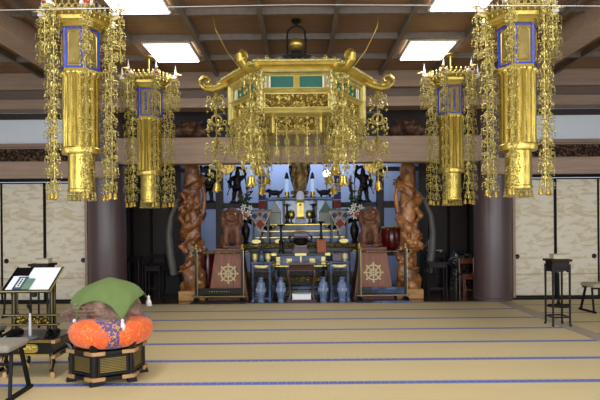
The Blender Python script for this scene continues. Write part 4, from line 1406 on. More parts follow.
# flower arrangements
def flowers(label, loc, seed, tall):
    t = thing('flower_arrangement', label, 'flowers', loc)
    rnd = random.Random(seed)
    MB().lathe([(0.07, 0), (0.08, 0.02), (0.05, 0.05), (0.09, 0.2), (0.1, 0.32), (0.05, 0.42), (0.04, 0.48), (0.075, 0.52), (0.05, 0.5)], 18).build('flower_vase', BRONZE, t)
    st, lf, wp, pk, og = MB(), MB(), MB(), MB(), MB()
    for k in range(20):
        a = rnd.random() * 2 * PI
        sp = 0.05 + 0.15 * rnd.random()
        h = 0.62 + rnd.random() * tall
        e = Vector((sp * math.cos(a), sp * 0.6 * math.sin(a), h))
        st.tube([(0, 0, 0.45), (e.x * 0.4, e.y * 0.4, 0.45 + (h - 0.45) * 0.6), e], 0.006, 4)
        for q in range(4):
            f = 0.4 + 0.15 * q
            lf.ell((e.x * f + 0.03 * (rnd.random() - 0.5), e.y * f, 0.45 + (h - 0.45) * f), (0.07, 0.02, 0.02), 6, 4, R=rotm(rz=rnd.random() * 6, ry=rnd.random() * 2 - 1))
        if h > 0.62 + tall * 0.55 and k % 2:
            for q in range(4):
                pk.ell((e.x + 0.05 * (rnd.random() - 0.5), e.y, e.z - 0.05 * q), 0.02, 6, 4)
        else:
            lf.ell(e, (0.05, 0.02, 0.03), 6, 4, R=rotm(rz=rnd.random() * 6))
    for (x, z, r) in ((-0.08, 0.70, 0.085), (0.07, 0.66, 0.08), (0.0, 0.58, 0.075), (-0.02, 0.80, 0.07), (0.12, 0.78, 0.06)):
        for q in range(6):
            a = q * PI / 3 + x * 9
            wp.ell((x + r * 0.6 * math.cos(a), -0.16, z + r * 0.6 * math.sin(a)), (r * 0.5, 0.012, r * 0.22), 7, 4, R=rotm(ry=-a))
    og.ell((0.02, -0.175, 0.62), (0.045, 0.025, 0.05), 8, 6).ell((0.05, -0.17, 0.59), (0.04, 0.02, 0.03), 8, 6)
    st.build('stem', STEM, t)
    lf.build('leaf', LEAF, t)
    wp.build('white_blossom', PETAL, t)
    pk.build('pink_blossom', PINKP, t)
    og.build('orange_blossom', ORPET, t)
    return t


flowers('white lilies and tall sprigs in a bronze vase near the reddish dragon post', (-1.2, 12.15, 1.143), 3, 0.75)
flowers('white lilies with pink sprays in a bronze vase near the honey brown dragon post', (1.2, 12.15, 1.143), 8, 0.85)

# hanging brocade banners with blue and red bands
for s in (-1, 1):
    t = thing('hanging_banner', 'narrow blue and red brocade banner hanging behind the ' + ('lilies by the grey cover' if s < 0 else 'pink sprays by the green-topped cover'), 'banner', (s * 0.88, 12.9, 4.1))
    MB().tube([(0, 0, 0), (0, 0, -1.3)], 0.006, 5).build('cord', GOLDD, t)
    MB().prism([(-0.1, -1.4), (0.1, -1.4), (0.0, -1.28)], -0.01, 0.01).build('banner_head', CHECK_W, t, smooth=False)
    for k, mt in enumerate((NAVYC, CHECK_W, NAVYC, CHECK_R)):
        MB().box((0, 0, -1.5 - 0.19 * k), (0.17, 0.015, 0.18)).build('banner_band', mt, t, bevel=0.003)
    MB().box((-0.05, 0, -2.24), (0.03, 0.012, 0.24)).box((0.05, 0, -2.24), (0.03, 0.012, 0.24)).box((0, 0, -2.16), (0.17, 0.014, 0.03)).build('banner_tail', CHECK_R, t, smooth=False)

# hanging gilt lamps just under the lintel
for s in (-1, 1):
    t = thing('hanging_bowl_lamp', 'gilt bowl lamp hanging below the lintel behind the pendants, ' + ('reddish dragon post side' if s < 0 else 'honey brown dragon post side'), 'lamp', (s * 1.66, 12.6, 4.03))
    MB().tube([(0, 0, 0), (0, 0, -1.05)], 0.012, 6).build('hanging_rod', GOLDD, t)
    MB().lathe([(0.06, -1.0), (0.2, -1.08), (0.2, -1.12), (0.17, -1.2), (0.1, -1.27), (0.03, -1.3)], 20).build('bowl', LITGOLD, t)
    mb = MB()
    for k in range(14):
        a = 2 * PI * k / 14
        mb.octa((0.2 * math.cos(a), 0.2 * math.sin(a), -1.15), 0.02, 0.05)
    mb.torus((0, 0, -1.1), 0.2, 0.014, 20, 5).build('bead_fringe', GOLDP, t)

# dark guardian statues on the rail
def guardian_mesh():
    pr = [C((-0.09, 0, 0.06), (-0.07, 0, 0.24), 0.05, 0.055), C((-0.07, 0, 0.24), (-0.04, 0, 0.42), 0.055, 0.075), C((0.12, -0.02, 0.06), (0.12, -0.04, 0.24), 0.045, 0.05), C((0.12, -0.04, 0.24), (0.05, 0, 0.42), 0.05, 0.07),
          E((-0.1, -0.04, 0.04), (0.045, 0.08, 0.035)), E((0.13, -0.06, 0.04), (0.045, 0.08, 0.035)), C((0, 0, 0.42), (0.02, -0.01, 0.62), 0.095, 0.115), C((-0.08, 0, 0.66), (0.12, 0, 0.66), 0.06),
          E((0.03, -0.03, 0.79), (0.068, 0.075, 0.085)), E((0.03, 0, 0.88), (0.04, 0.04, 0.05)), C((-0.1, 0, 0.66), (-0.21, -0.04, 0.56), 0.045, 0.04), C((-0.21, -0.04, 0.56), (-0.15, -0.12, 0.45), 0.036, 0.03), E((-0.14, -0.13, 0.43), 0.035),
          C((0.14, 0, 0.66), (0.24, -0.03, 0.76), 0.045, 0.04), C((0.24, -0.03, 0.76), (0.2, -0.06, 0.92), 0.036, 0.03), E((0.195, -0.06, 0.95), 0.036), E((0.0, -0.05, 0.4), (0.13, 0.09, 0.07))]
    for k in range(10):   # windblown scarf ring round head and shoulders
        a0, a1 = 0.2 + k * 0.28, 0.2 + (k + 1) * 0.28
        pr.append(C((0.03 + 0.2 * math.cos(a0), 0.05, 0.76 + 0.19 * math.sin(a0)), (0.03 + 0.2 * math.cos(a1), 0.05, 0.76 + 0.19 * math.sin(a1)), 0.024))
    pr += [C((-0.17, 0.05, 0.78), (-0.24, 0.03, 0.4), 0.024, 0.015), C((0.22, 0.05, 0.8), (0.27, 0.03, 0.45), 0.024, 0.015), C((-0.25, -0.12, 0.2), (-0.1, -0.13, 0.62), 0.016)]
    pr += [E((0.0, 0.0, 0.0), (0.22, 0.12, 0.045))]
    return carved(pr, 0.0145, 60, 0.004, 60).mesh('guardian_statue', BRONZE, angle=3)


gm = guardian_mesh()
for x, z, sc, lb in ((-1.52, 2.09, 1.0, 'dark guardian statue on the rail between the reddish post and the lilies'),
                     (1.55, 2.09, -1.0, 'dark guardian statue on the rail between the honey brown post and the pink sprays'),
                     (-2.2, 2.11, -1.0, 'dark guardian statue partly hidden by the reddish dragon post')):
    o = link('guardian_statue', gm, None, (x, 13.3, z))
    o.scale = (sc * 0.86, 0.86, 0.9)
    tag(o, lb, 'statue')

# ---- front offering table with gilt fittings
t = thing('front_altar_table', 'blue-sheen lacquer front altar table with gilt corner fittings', 'table', (0.01, 11.65, 0))
MB().box((0, 0, 0.93), (1.22, 0.5, 0.05)).build('table_top', LACQ, t, bevel=0.006)
for s in (-1, 1):
    MB().box((s * 0.56, 0, 0.93), (0.12, 0.52, 0.06)).build('end_fitting', GOLDP, t, bevel=0.006)
MB().box((0, -0.25, 0.93), (0.24, 0.02, 0.055)).build('centre_fitting', GOLDP, t, bevel=0.004)
ap_ = MB().box((0, 0, 0.79), (1.04, 0.42, 0.23)).build('apron', LACQB, t, bevel=0.006)
for x, w in ((-0.47, 0.08), (0.47, 0.08)):
    MB().box((x, -0.213, 0.80), (w, 0.01, 0.16)).ell((x, -0.215, 0.80), (0.05, 0.012, 0.05), 10, 6).build('gilt_fitting', GOLDP, ap_)
for x in (-0.24, 0.24, 0.0):
    MB().box((x, -0.213, 0.80), (0.11 if x else 0.035, 0.012, 0.09 if x else 0.18)).ell((x, -0.216, 0.80), (0.06 if x else 0.02, 0.012, 0.05), 10, 6).build('gilt_fitting', GOLDP, ap_)
MB().box((0, -0.214, 0.685), (1.04, 0.008, 0.022)).build('apron_gilding', GOLD, ap_, smooth=False)
for sx in (-1, 1):
    for sy in (-1, 1):
        MB().tube([(sx * 0.47, sy * 0.17, 0.69), (sx * 0.52, sy * 0.19, 0.55), (sx * 0.49, sy * 0.18, 0.3), (sx * 0.52, sy * 0.2, 0.06), (sx * 0.56, sy * 0.22, 0.0)], [0.05, 0.045, 0.035, 0.035, 0.045], 8).build('leg', LACQB, t)
MB().box((0, 0, 0.12), (1.0, 0.36, 0.04)).build('stretcher', LACQB, t, bevel=0.004)
mb = MB().box((0, -0.19, 0.42), (1.0, 0.02, 0.05))
for k in range(5):
    mb.ell((-0.36 + 0.18 * k, -0.2, 0.41), (0.06, 0.012, 0.04), 8, 5)
mb.build('carved_rail', GOLDC2, t)

candlestick('tall black candlestick standing on the front altar table by the lilies', (-0.40, 11.62, 0.955), 0.60, BRONZE)
candlestick('black candlestick standing behind the amber box on the front altar table', (0.45, 11.78, 0.955), 0.66, BRONZE)
t = thing('amber_box', 'upright amber wood box with notched top on the front altar table', 'box', (0.445, 11.56, 0.955))
MB().box((0, 0, 0.13), (0.19, 0.15, 0.26)).build('box_body', AMBER, t, bevel=0.006)
MB().prism([(-0.1, 0.26), (0.1, 0.26), (0.1, 0.30), (0.04, 0.275), (-0.04, 0.275), (-0.1, 0.30)], -0.08, 0.08).build('rim', AMBER, t, smooth=False)
t = thing('incense_burner', 'purple-grey tiered incense burner in the middle of the front altar table', 'incense burner', (0.01, 11.6, 0.955))
MB().frustum((0, 0, 0), (0.36, 0.26), (0.24, 0.18), 0.12).box((0, 0, 0.14), (0.26, 0.2, 0.04)).build('flared_base', PURPG, t, bevel=0.006)
MB().lathe([(0.07, 0.16), (0.14, 0.2), (0.16, 0.27), (0.13, 0.31)], 20).build('bowl', BRONZE, t)
for s in (-1, 1):
    MB().tube([(s * 0.14, 0, 0.26), (s * 0.22, 0, 0.24), (s * 0.24, 0, 0.32), (s * 0.2, 0, 0.36)], 0.022, 8).build('handle', BRONZE, t)
MB().frustum((0, 0, 0.31), (0.3, 0.22), (0.34, 0.26), 0.04).box((0, 0, 0.38), (0.28, 0.2, 0.06)).frustum((0, 0, 0.41), (0.34, 0.26), (0.22, 0.16), 0.05).build('lid', PURPG, t, bevel=0.006)

# ---- red low table with paper stack
t = thing('red_lacquer_table', 'small dark red table with curved legs in front of the altar', 'table', (0.02, 11.1, 0))
MB().box((0, 0, 0.765), (0.48, 0.34, 0.035)).build('table_top', REDW, t, bevel=0.006)
MB().frustum((0, 0, 0.645), (0.56, 0.40), (0.46, 0.32), 0.10).build('apron', REDW, t, bevel=0.006)
for sx in (-1, 1):
    for sy in (-1, 1):
        MB().tube([(sx * 0.24, sy * 0.15, 0.68), (sx * 0.265, sy * 0.165, 0.55), (sx * 0.235, sy * 0.15, 0.35), (sx * 0.215, sy * 0.14, 0.17), (sx * 0.255, sy * 0.16, 0.04)], [0.035, 0.032, 0.022, 0.02, 0.03], 8).build('leg', REDW, t)
MB().box((0, 0, 0.025), (0.60, 0.42, 0.05)).build('base_plank', REDW, t, bevel=0.008)
mb = MB()
for k in range(7):
    mb.ell((-0.15 + 0.05 * k, -0.17, 0.635), (0.025, 0.012, 0.03), 7, 5)
mb.box((0, -0.165, 0.65), (0.44, 0.02, 0.03)).build('carved_fringe', REDW, t)
t = thing('paper_stack', 'thick white folded sutra book lying on the base plank of the red table', 'book', (0.02, 11.08, 0.05))
MB().box((0, 0, 0.055), (0.37, 0.26, 0.10)).build('pages', PAPER, t, bevel=0.004)
MB().box((0, 0, 0.11), (0.385, 0.27, 0.014)).build('cover', WHITEP, t, bevel=0.003)

# ---- narrow side tables with cups
def side_table(label, x):
    t = thing('narrow_offering_table', label, 'table', (x, 11.28, 0))
    MB().box((0, 0, 0.78), (0.43, 0.36, 0.035)).build('table_top', LACQB, t, bevel=0.005)
    MB().box((0, -0.0, 0.70), (0.36, 0.3, 0.10)).build('apron', LACQB, t, bevel=0.004)
    MB().ell((0, -0.153, 0.70), (0.12, 0.01, 0.032), 12, 5).ell((-0.1, -0.153, 0.715), (0.05, 0.01, 0.02), 8, 5).ell((0.1, -0.153, 0.715), (0.05, 0.01, 0.02), 8, 5).build('gilt_cloud', GOLDP, t)
    for sx in (-1, 1):
        for sy in (-1, 1):
            MB().box((sx * 0.17, sy * 0.14, 0.39), (0.045, 0.045, 0.76)).frustum((sx * 0.17, sy * 0.14, 0), (0.075, 0.075), (0.045, 0.045), 0.05).build('leg', LACQB, t, bevel=0.004)
    MB().box((0, 0, 0.06), (0.40, 0.32, 0.03)).build('lower_shelf', LACQB, t, bevel=0.004)
    MB().box((0, -0.14, 0.61), (0.32, 0.02, 0.02)).build('rail', LACQB, t, smooth=False)
    return t


side_table('narrow blue-sheen lacquer table carrying two pale cups, near the black barrier', -0.79)
side_table('narrow blue-sheen lacquer table carrying a red box and pale jar, near the blue-glinting barrier', 0.79)


def cup(label, loc, r=0.06, h=0.16, mat=GOLDP):
    t = thing('offering_cup', label, 'cup', loc)
    MB().lathe([(r * 0.7, 0), (r * 0.75, 0.01), (r * 0.55, 0.02), (r, 0.05), (r * 1.02, h), (r * 0.9, h), (r * 0.85, 0.06), (0, 0.05)], 18).build('bowl', mat, t)
    MB().torus((0, 0, h), r * 0.97, 0.005, 18, 5).build('rim', GOLD, t)
    return t


cup('pale gilt cup on the narrow table, outer one next to the black barrier', (-0.93, 11.28, 0.80))
cup('pale gilt cup on the narrow table, inner one nearer the front altar table', (-0.66, 11.28, 0.80))
t = thing('dark_cylinder_vessel', 'dark blue-sheen lidded vessel between the two pale cups', 'vessel', (-0.795, 11.29, 0.80))
MB().lathe([(0.07, 0), (0.075, 0.03), (0.07, 0.2), (0.04, 0.25)], 18).build('vessel_body', LACQB, t)
MB().lathe([(0.045, 0.25), (0.05, 0.26), (0.012, 0.275), (0.018, 0.30), (0, 0.31)], 14).build('lid', LACQ, t)
t = thing('red_wood_box', 'small dark red wooden box on the narrow table near the blue-glinting barrier', 'box', (0.75, 11.28, 0.80))
MB().box((0, 0, 0.07), (0.19, 0.16, 0.14)).build('box_body', REDW, t, bevel=0.006)
MB().box((0, 0, 0.15), (0.21, 0.18, 0.03)).build('lid', REDW, t, bevel=0.008)
cup('cream white jar beside the dark red box on the narrow table', (0.91, 11.28, 0.80), 0.062, 0.15, M('cream_porcelain', (214, 204, 172), 0.3, 0, coat=0.3))

# ---- blue-grey porcelain vases on the floor
def vase_mesh(nm, fl):
    return MB().lathe([(0.0, 0.0), (0.062, 0.0), (0.066, 0.03), (0.055, 0.05), (0.07, 0.12), (0.088, 0.25), (0.092, 0.33), (0.08, 0.385), (0.05, 0.42), (0.045, 0.455), (0.066, 0.495), (0.06, 0.495), (0.04, 0.46), (0, 0.44)], 32,
                      mods=(lambda a, z: 1 + 0.05 * math.cos(8 * a)) if fl else None)


for x, fl, lb in ((-0.79, 0, 'blue-grey patterned floor vase in front of the narrow table, nearest the black barrier'),
                  (-0.39, 0, 'blue-grey patterned floor vase on the cup-table side of the red table'),
                  (0.45, 0, 'blue-grey patterned floor vase between the red table and the narrow table with red box'),
                  (0.83, 1, 'blue-grey fluted floor vase nearest the blue-glinting barrier')):
    t = thing('porcelain_vase', lb, 'vase', (x, 10.98, 0))
    vase_mesh('vase', fl).build('vase_body', BLUEGREY, t)
    mb = MB().torus((0, 0, 0.385), 0.081, 0.006, 24, 5).torus((0, 0, 0.05), 0.058, 0.006, 24, 5)
    for k in range(8):
        a = 2 * PI * k / 8
        mb.ell((0.088 * math.cos(a), 0.088 * math.sin(a), 0.25), (0.014, 0.03, 0.05), 6, 5, R=rotm(rz=a))
    mb.build('raised_pattern', M('pale_glaze', (136, 154, 184), 0.3, 0, var=0.2, coat=0.4) if x == -0.79 else bpy.data.materials['pale_glaze'], t)

# ---- things at the dark sides of the sanctuary
def tusk(label, x, s):
    t = thing('curved_tusk', label, 'ornament', (x, 12.6, 0))
    pts = [(s * 0.22, 0, 2.35), (s * 0.02, 0, 2.1), (s * -0.12, 0, 1.75), (s * -0.17, 0, 1.35), (s * -0.14, 0, 0.9), (s * -0.06, 0, 0.42)]
    MB().tube(pts, [0.02, 0.04, 0.06, 0.075, 0.085, 0.09], 14).build('tusk', TUSK, t, angle=1.5)
    MB().frustum((s * -0.06, 0, 0), (0.36, 0.36), (0.26, 0.26), 0.42).build('plinth', BLACK, t, bevel=0.01)
    return t


tusk('tall pale curved tusk on a dark plinth, beside the reddish dragon post', -2.83, 1)
tusk('tall pale curved tusk on a dark plinth, beside the honey brown dragon post', 2.87, -1)


def dark_table(label, loc, w, d, h, mat=DARKW, rz=0.0, cat='table', name='dark_side_table'):
    t = thing(name, label, cat, loc, rz)
    MB().box((0, 0, h - 0.02), (w, d, 0.04)).build('table_top', mat, t, bevel=0.006)
    MB().box((0, 0, h - 0.08), (w * 0.88, d * 0.88, 0.08)).build('apron', mat, t, bevel=0.004)
    for sx in (-1, 1):
        for sy in (-1, 1):
            MB().tube([(sx * w * 0.42, sy * d * 0.42, h - 0.06), (sx * w * 0.41, sy * d * 0.41, h * 0.5), (sx * w * 0.43, sy * d * 0.43, 0)], [0.025, 0.02, 0.026], 8).build('leg', mat, t)
    for sy in (-1, 1):
        MB().box((0, sy * d * 0.41, 0.14), (w * 0.82, 0.022, 0.022)).build('stretcher', mat, t, smooth=False)
    return t


dark_table('tall dark narrow table against the dark panelling, nearest the plum pillar by the drum', (-3.72, 12.3, 0), 0.36, 0.36, 0.86)
dark_table('lower dark table by the pale tusk on the covered drum side', (-3.3, 12.4, 0), 0.36, 0.34, 0.66)
t = thing('dark_chair', 'dark wooden chair half hidden between the dark tables near the reddish dragon post', 'chair', (-3.42, 12.98, 0))
MB().box((0, 0, 0.45), (0.40, 0.40, 0.04)).build('seat', DARKW, t, bevel=0.008)
for sx in (-1, 1):
    MB().box((sx * 0.18, -0.18, 0.22), (0.035, 0.035, 0.44)).build('leg', DARKW, t, bevel=0.004)
    MB().tube([(sx * 0.18, 0.18, 0), (sx * 0.18, 0.18, 0.45), (sx * 0.18, 0.22, 0.86)], 0.02, 8).build('leg', DARKW, t)
MB().box((0, 0.22, 0.82), (0.40, 0.025, 0.10)).box((0, 0.20, 0.64), (0.36, 0.02, 0.06)).build('backrest', DARKW, t, bevel=0.005)

dark_table('dark table beside the pale tusk on the orange chair side', (2.95, 11.95, 0), 0.46, 0.3, 0.72, DARKW)
dark_table('dark table with a pale board on it, in the recess by the orange chair', (3.2, 13.1, 0), 0.46, 0.36, 0.86, DARKW)
t = thing('pale_board', 'thin pale wooden board with an upright stick on the dark recess table', 'board', (3.2, 13.1, 0.862))
MB().box((0, 0, 0.05), (0.34, 0.2, 0.018)).box((-0.12, 0, 0.02), (0.03, 0.16, 0.04)).box((0.12, 0, 0.02), (0.03, 0.16, 0.04)).build('board', BOXB, t, bevel=0.003)
MB().tube([(-0.15, 0, 0.055), (-0.15, 0, 0.30)], 0.008, 6).build('stick', WHITEP, t)
# gnarled root sculpture
rnd = random.Random(21)
pr = [C((-0.12, 0, 0.0), (-0.1, 0, 0.45), 0.06, 0.05), C((0.1, 0, 0.0), (0.06, 0.03, 0.5), 0.05, 0.05), C((0.0, 0, 0.5), (-0.1, 0, 0.85), 0.1, 0.09), E((0.02, 0, 0.66), (0.22, 0.14, 0.16))]
for k in range(22):
    a = rnd.random() * 2 * PI
    p = Vector((0.2 * math.cos(a), 0.12 * math.sin(a), 0.62 + rnd.random() * 0.22))
    pr.append(C((0, 0, 0.65), p, 0.05, 0.035))
    pr.append(E(p, 0.045 + 0.02 * rnd.random()))
for k in range(5):
    pr.append(C((0.08 * (k - 2), 0, 0.5), (0.11 * (k - 2), 0.06 * (-1) ** k, 0.0), 0.045, 0.03))
o = carved(pr, 0.022, 45, 0.008, 50, 2).build('root_sculpture', M('grey_black_root', (78, 76, 76), 0.25, 0, col2=(12, 11, 12), scale=14, coat=0.3), None, (3.66, 12.6, 0), angle=3)
tag(o, 'gnarled dark root sculpture with glinting knots beside the orange chair', 'sculpture')
t = thing('orange_wood_chair', 'orange-brown wooden chair beside the plum pillar nearest the flower stand', 'chair', (3.64, 11.9, 0))
MB().box((0, 0, 0.44), (0.36, 0.36, 0.04)).build('seat', CHAIRW, t, bevel=0.008)
MB().box((0, -0.15, 0.38), (0.30, 0.025, 0.07)).build('seat_rail', CHAIRW, t, bevel=0.004)
for sx in (-1, 1):
    MB().box((sx * 0.155, -0.15, 0.21), (0.04, 0.04, 0.42)).build('leg', CHAIRW, t, bevel=0.004)
    MB().tube([(sx * 0.155, 0.15, 0), (sx * 0.155, 0.15, 0.45), (sx * 0.155, 0.19, 0.78)], 0.022, 8).build('leg', CHAIRW, t)
MB().box((0, 0.185, 0.72), (0.35, 0.025, 0.12)).build('backrest', CHAIRW, t, bevel=0.006)
MB().box((0, -0.15, 0.12), (0.29, 0.022, 0.03)).build('stretcher', CHAIRW, t, smooth=False)

# red lacquer drums behind the pedestals
def drum(label, loc, r, h):
    t = thing('red_drum', label, 'drum', loc)
    MB().lathe([(r * 0.86, 0.0), (r * 0.97, 0.12 * h), (r, 0.5 * h), (r * 0.97, 0.88 * h), (r * 0.86, h)], 28, (0, 0, 0.02 + 0.0)).build('drum_shell', REDL, t)
    MB().lathe([(0, h), (r * 0.86, h), (r * 0.84, h + 0.02), (0, h + 0.025)], 28, (0, 0, 0.02)).build('drum_skin', BOXB, t)
    mb = MB()
    for k in range(18):
        a = 2 * PI * k / 18
        mb.ell((r * 0.9 * math.cos(a), r * 0.9 * math.sin(a), 0.96 * h + 0.02), 0.014, 6, 4)
    mb.torus((0, 0, 0.96 * h + 0.02), r * 0.885, 0.008, 24, 4).build('drum_stud', GOLDD, t)
    return t


dark_table('dark stand under the round red drum behind the honey brown dragon post', (2.08, 12.5, 0), 0.56, 0.5, 0.96, DARKTIM, name='drum_stand')
drum('round dark red drum on a stand between lion-dog and honey brown dragon post', (2.08, 12.5, 0.955), 0.27, 0.50)
drum('dark red drum on the floor behind the pedestal by the reddish dragon post', (-2.05, 12.2, 0.0), 0.2, 0.95)


# ================================================================ furniture on the mats
# ---- tall flower stands
def plant_stand(label, x, y):
    t = thing('tall_flower_stand', label, 'stand', (x, y, 0))
    h = 1.0
    t.scale = (0.86, 0.86, 1)
    MB().box((0, 0, h - 0.02), (0.36, 0.36, 0.035)).build('table_top', DARKW, t, bevel=0.008)
    MB().box((0, 0, h - 0.065), (0.29, 0.29, 0.06)).build('neck', DARKW, t, bevel=0.005)
    for q in range(4):
        a = q * PI / 2
        R3 = Matrix.Rotation(a, 3, 'Z')
        mb = MB()
        pts = [(-0.14, -0.09), (0.14, -0.09), (0.14, -0.17), (0.10, -0.20), (0.07, -0.165), (0.03, -0.19), (-0.03, -0.19), (-0.07, -0.165), (-0.10, -0.20), (-0.14, -0.17)]
        mb.prism([(x_, h + z_) for x_, z_ in pts], -0.15, -0.135)
        for k in range(5):
            mb.ell((-0.09 + 0.045 * k, -0.153, h - 0.125 - 0.012 * (k % 2)), (0.02, 0.006, 0.024), 7, 5)
        mb.build('carved_apron', DARKW, t, rz=a)
        MB().box((0, -0.14, 0.135), (0.28, 0.02, 0.022)).build('stretcher', DARKW, t, smooth=False, rz=a)
        v = R3 @ Vector((0.145, 0.145, 0))
        MB().tube([(v.x, v.y, h - 0.08), (v.x, v.y, 0.5), (v.x, v.y, 0.04), (v.x * 1.06, v.y * 1.06, 0.0)], [0.022, 0.018, 0.018, 0.024], 8).build('leg', DARKW, t)
    return t


plant_stand('tall dark rosewood flower stand with a beige box, alone beside the floor sill', 3.87, 8.3)
plant_stand('tall dark rosewood flower stand partly hidden behind the book rest', -3.88, 8.3)
for x, lb in ((3.88, 'small beige box on the flower stand that stands alone'), (-3.86, 'small beige box on the flower stand behind the book rest')):
    t = thing('small_box', lb, 'box', (x, 8.3, 0.998))
    MB().box((0, 0, 0.03), (0.19, 0.14, 0.06)).build('box_body', BOXB, t, bevel=0.006)
    MB().box((0, 0, 0.066), (0.20, 0.15, 0.016)).build('lid', BEIGEPAD, t, bevel=0.004)

t = thing('pole_stand', 'thin black pole on a flat foot behind the lone flower stand', 'pole stand', (4.75, 10.15, 0))
MB().lathe([(0.2, 0), (0.2, 0.02), (0.04, 0.04), (0.03, 0.08)], 24).build('foot', BLACK, t)
MB().lathe([(0.022, 0.06), (0.022, 0.6), (0.014, 0.61), (0.014, 0.85), (0.0, 0.86)], 12).build('pole', BLACK, t)
MB().tube([(-0.2, -0.02, 0.03), (0.2, -0.02, 0.03)], 0.02, 6).build('crossbar', BLACK, t)


# ---- low folding stools
def stool(label, loc, rz, pad, w=0.44):
    t = thing('folding_stool', label, 'stool', loc, rz)
    MB().lathe([(0.0, 0.425), (0.30, 0.425), (0.325, 0.44), (0.325, 0.475), (0.30, 0.495), (0.0, 0.505)], 4, a0=PI / 4, sx=w / 0.46, sy=0.86).build('seat', pad, t, bevel=0.012)
    for sy in (-1, 1):
        MB().box((0, sy * 0.16, 0.415), (w * 0.92, 0.03, 0.03)).build('seat_rail', BLACK, t, bevel=0.004)
    for sx in (-1, 1):
        x = sx * w * 0.43
        for sy in (-1, 1):
            MB().bar((x, sy * 0.09, 0.42), (x + sx * 0.03, sy * 0.19, 0.02), 0.03, 0.035).build('leg', BLACK, t, bevel=0.004)
        MB().bar((x + sx * 0.03, -0.24, 0.018), (x + sx * 0.03, 0.24, 0.018), 0.035, 0.035).build('foot_bar', BLACK, t, bevel=0.004)
    MB().box((0, 0.13, 0.25), (w * 0.86, 0.02, 0.025)).build('stretcher', BLACK, t, smooth=False)
    return t


stool('grey-seated black folding stool in front of the sutra desk, cut by the photo edge', (-2.81, 5.06, 0), 0.04, GREYPAD)
stool('beige-seated black folding stool beyond the lone flower stand, cut by the photo edge', (5.2, 9.55, 0), 0.08, BEIGEPAD, 0.5)
stool('grey-seated folding stool just showing at the photo edge beside the sutra desk', (-3.44, 5.85, 0), 0.0, GREYPAD)
stool('black folding stool in the distance behind the book rest, by the sliding doors', (-5.3, 9.6, 0), -0.05, BEIGEPAD, 0.5)

# ---- sutra desk
t = thing('sutra_desk', 'low black sutra desk with gilt cartouche and brass-footed curved legs', 'desk', (-2.79, 5.88, 0))
MB().box((0, 0, 0.385), (0.58, 0.56, 0.028)).build('desk_top', LACQ, t, bevel=0.005)
MB().box((0, -0.283, 0.385), (0.56, 0.008, 0.014)).build('front_gilding', GOLDD, t, smooth=False)
a_ = MB().box((0, 0, 0.30), (0.50, 0.48, 0.14)).build('apron', LACQ, t, bevel=0.004)
mb = MB().prism([(0.10 * math.copysign(abs(math.cos(a)) ** 0.5, math.cos(a)), 0.30 + 0.045 * math.copysign(abs(math.sin(a)) ** 0.6, math.sin(a))) for a in [q * PI / 12 for q in range(24)]], -0.25, -0.24)
for q in range(5):
    mb.ell((-0.06 + 0.03 * q, -0.251, 0.30 + 0.01 * (-1) ** q), (0.022, 0.006, 0.02), 7, 5)
mb.build('gilt_cartouche', GOLD, a_)
MB().box((0, -0.243, 0.235), (0.52, 0.012, 0.014)).box((0, -0.243, 0.365), (0.52, 0.012, 0.012)).build('apron_gilding', GOLD, a_, smooth=False)
for sx in (-1, 1):
    for q, z in ((0, 0.378), (1, 0.225)):
        MB().box((sx * 0.285, 0.02, z), (0.035, 0.64, 0.03)).build('side_rail', LACQ, t, bevel=0.004)
        for sy in (-1, 1):
            MB().box((sx * 0.285, 0.02 + sy * 0.27, z), (0.04, 0.13, 0.035)).build('brass_end', BRASS, t, bevel=0.004)
    for sy in (-1, 1):
        l_ = MB().tube([(sx * 0.235, sy * 0.23, 0.25), (sx * 0.25, sy * 0.24, 0.16), (sx * 0.225, sy * 0.225, 0.08), (sx * 0.25, sy * 0.24, 0.0)], [0.032, 0.026, 0.02, 0.026], 8).build('leg', LACQ, t)
        MB().lathe([(0.034, 0), (0.034, 0.012), (0.026, 0.045), (0.024, 0.06)], 10, (sx * 0.245, sy * 0.236, 0.0)).build('brass_foot', BRASS, l_)
        MB().tube([(sx * 0.238, sy * 0.23 - 0.03, 0.22), (sx * 0.25, sy * 0.24 - 0.028, 0.16), (sx * 0.228, sy * 0.225 - 0.023, 0.09)], 0.006, 5).build('gilt_line', GOLD, l_)

# ---- book rest standing on the desk
t = thing('book_rest', 'tall black lacquer book rest with sloping tray, standing on the sutra desk', 'book rest', (-2.84, 5.86, 0.40))
for sx in (-1, 1):
    MB().prism([(-0.16, 0.0), (0.16, 0.0), (0.14, 0.03), (0.03, 0.075), (-0.03, 0.075), (-0.14, 0.03)], -0.018, 0.018).build('foot', LACQ, t, (sx * 0.2, 0, 0), smooth=False, rz=PI / 2)
    for sy in (-1, 1):
        MB().box((sx * 0.2, sy * 0.035, 0.28), (0.028, 0.028, 0.46)).build('post', LACQ, t, bevel=0.004)
        MB().box((sx * 0.2 + 0.016, sy * 0.035 - 0.012, 0.28), (0.006, 0.008, 0.46)).build('gilt_line', GOLDD, t, smooth=False)
    MB().bar((sx * 0.2, -0.03, 0.06), (sx * 0.2 + sx * 0.09, -0.12, 0.0), 0.02, 0.025).build('brace', LACQ, t, bevel=0.003)
for z in (0.115, 0.215):
    MB().box((0, -0.045, z), (0.58, 0.03, 0.022)).build('cross_rail', LACQ, t, bevel=0.004)
    MB().box((0, -0.062, z), (0.58, 0.004, 0.008)).build('rail_gilding', GOLDD, t, smooth=False)
MB().box((0, -0.03, 0.165), (0.37, 0.012, 0.08)).build('carved_panel', GOLDC2, t, smooth=False)
sl = math.atan2(0.22, 0.34)
rest = bpy.data.objects.new('tray', None)
mb = MB()
mb.X = Matrix.Translation((0, 0.0, 0.58)) @ Matrix.Rotation(sl, 4, 'X')
mb.X = mb.X @ Matrix.Scale(0.93, 4, (1, 0, 0))
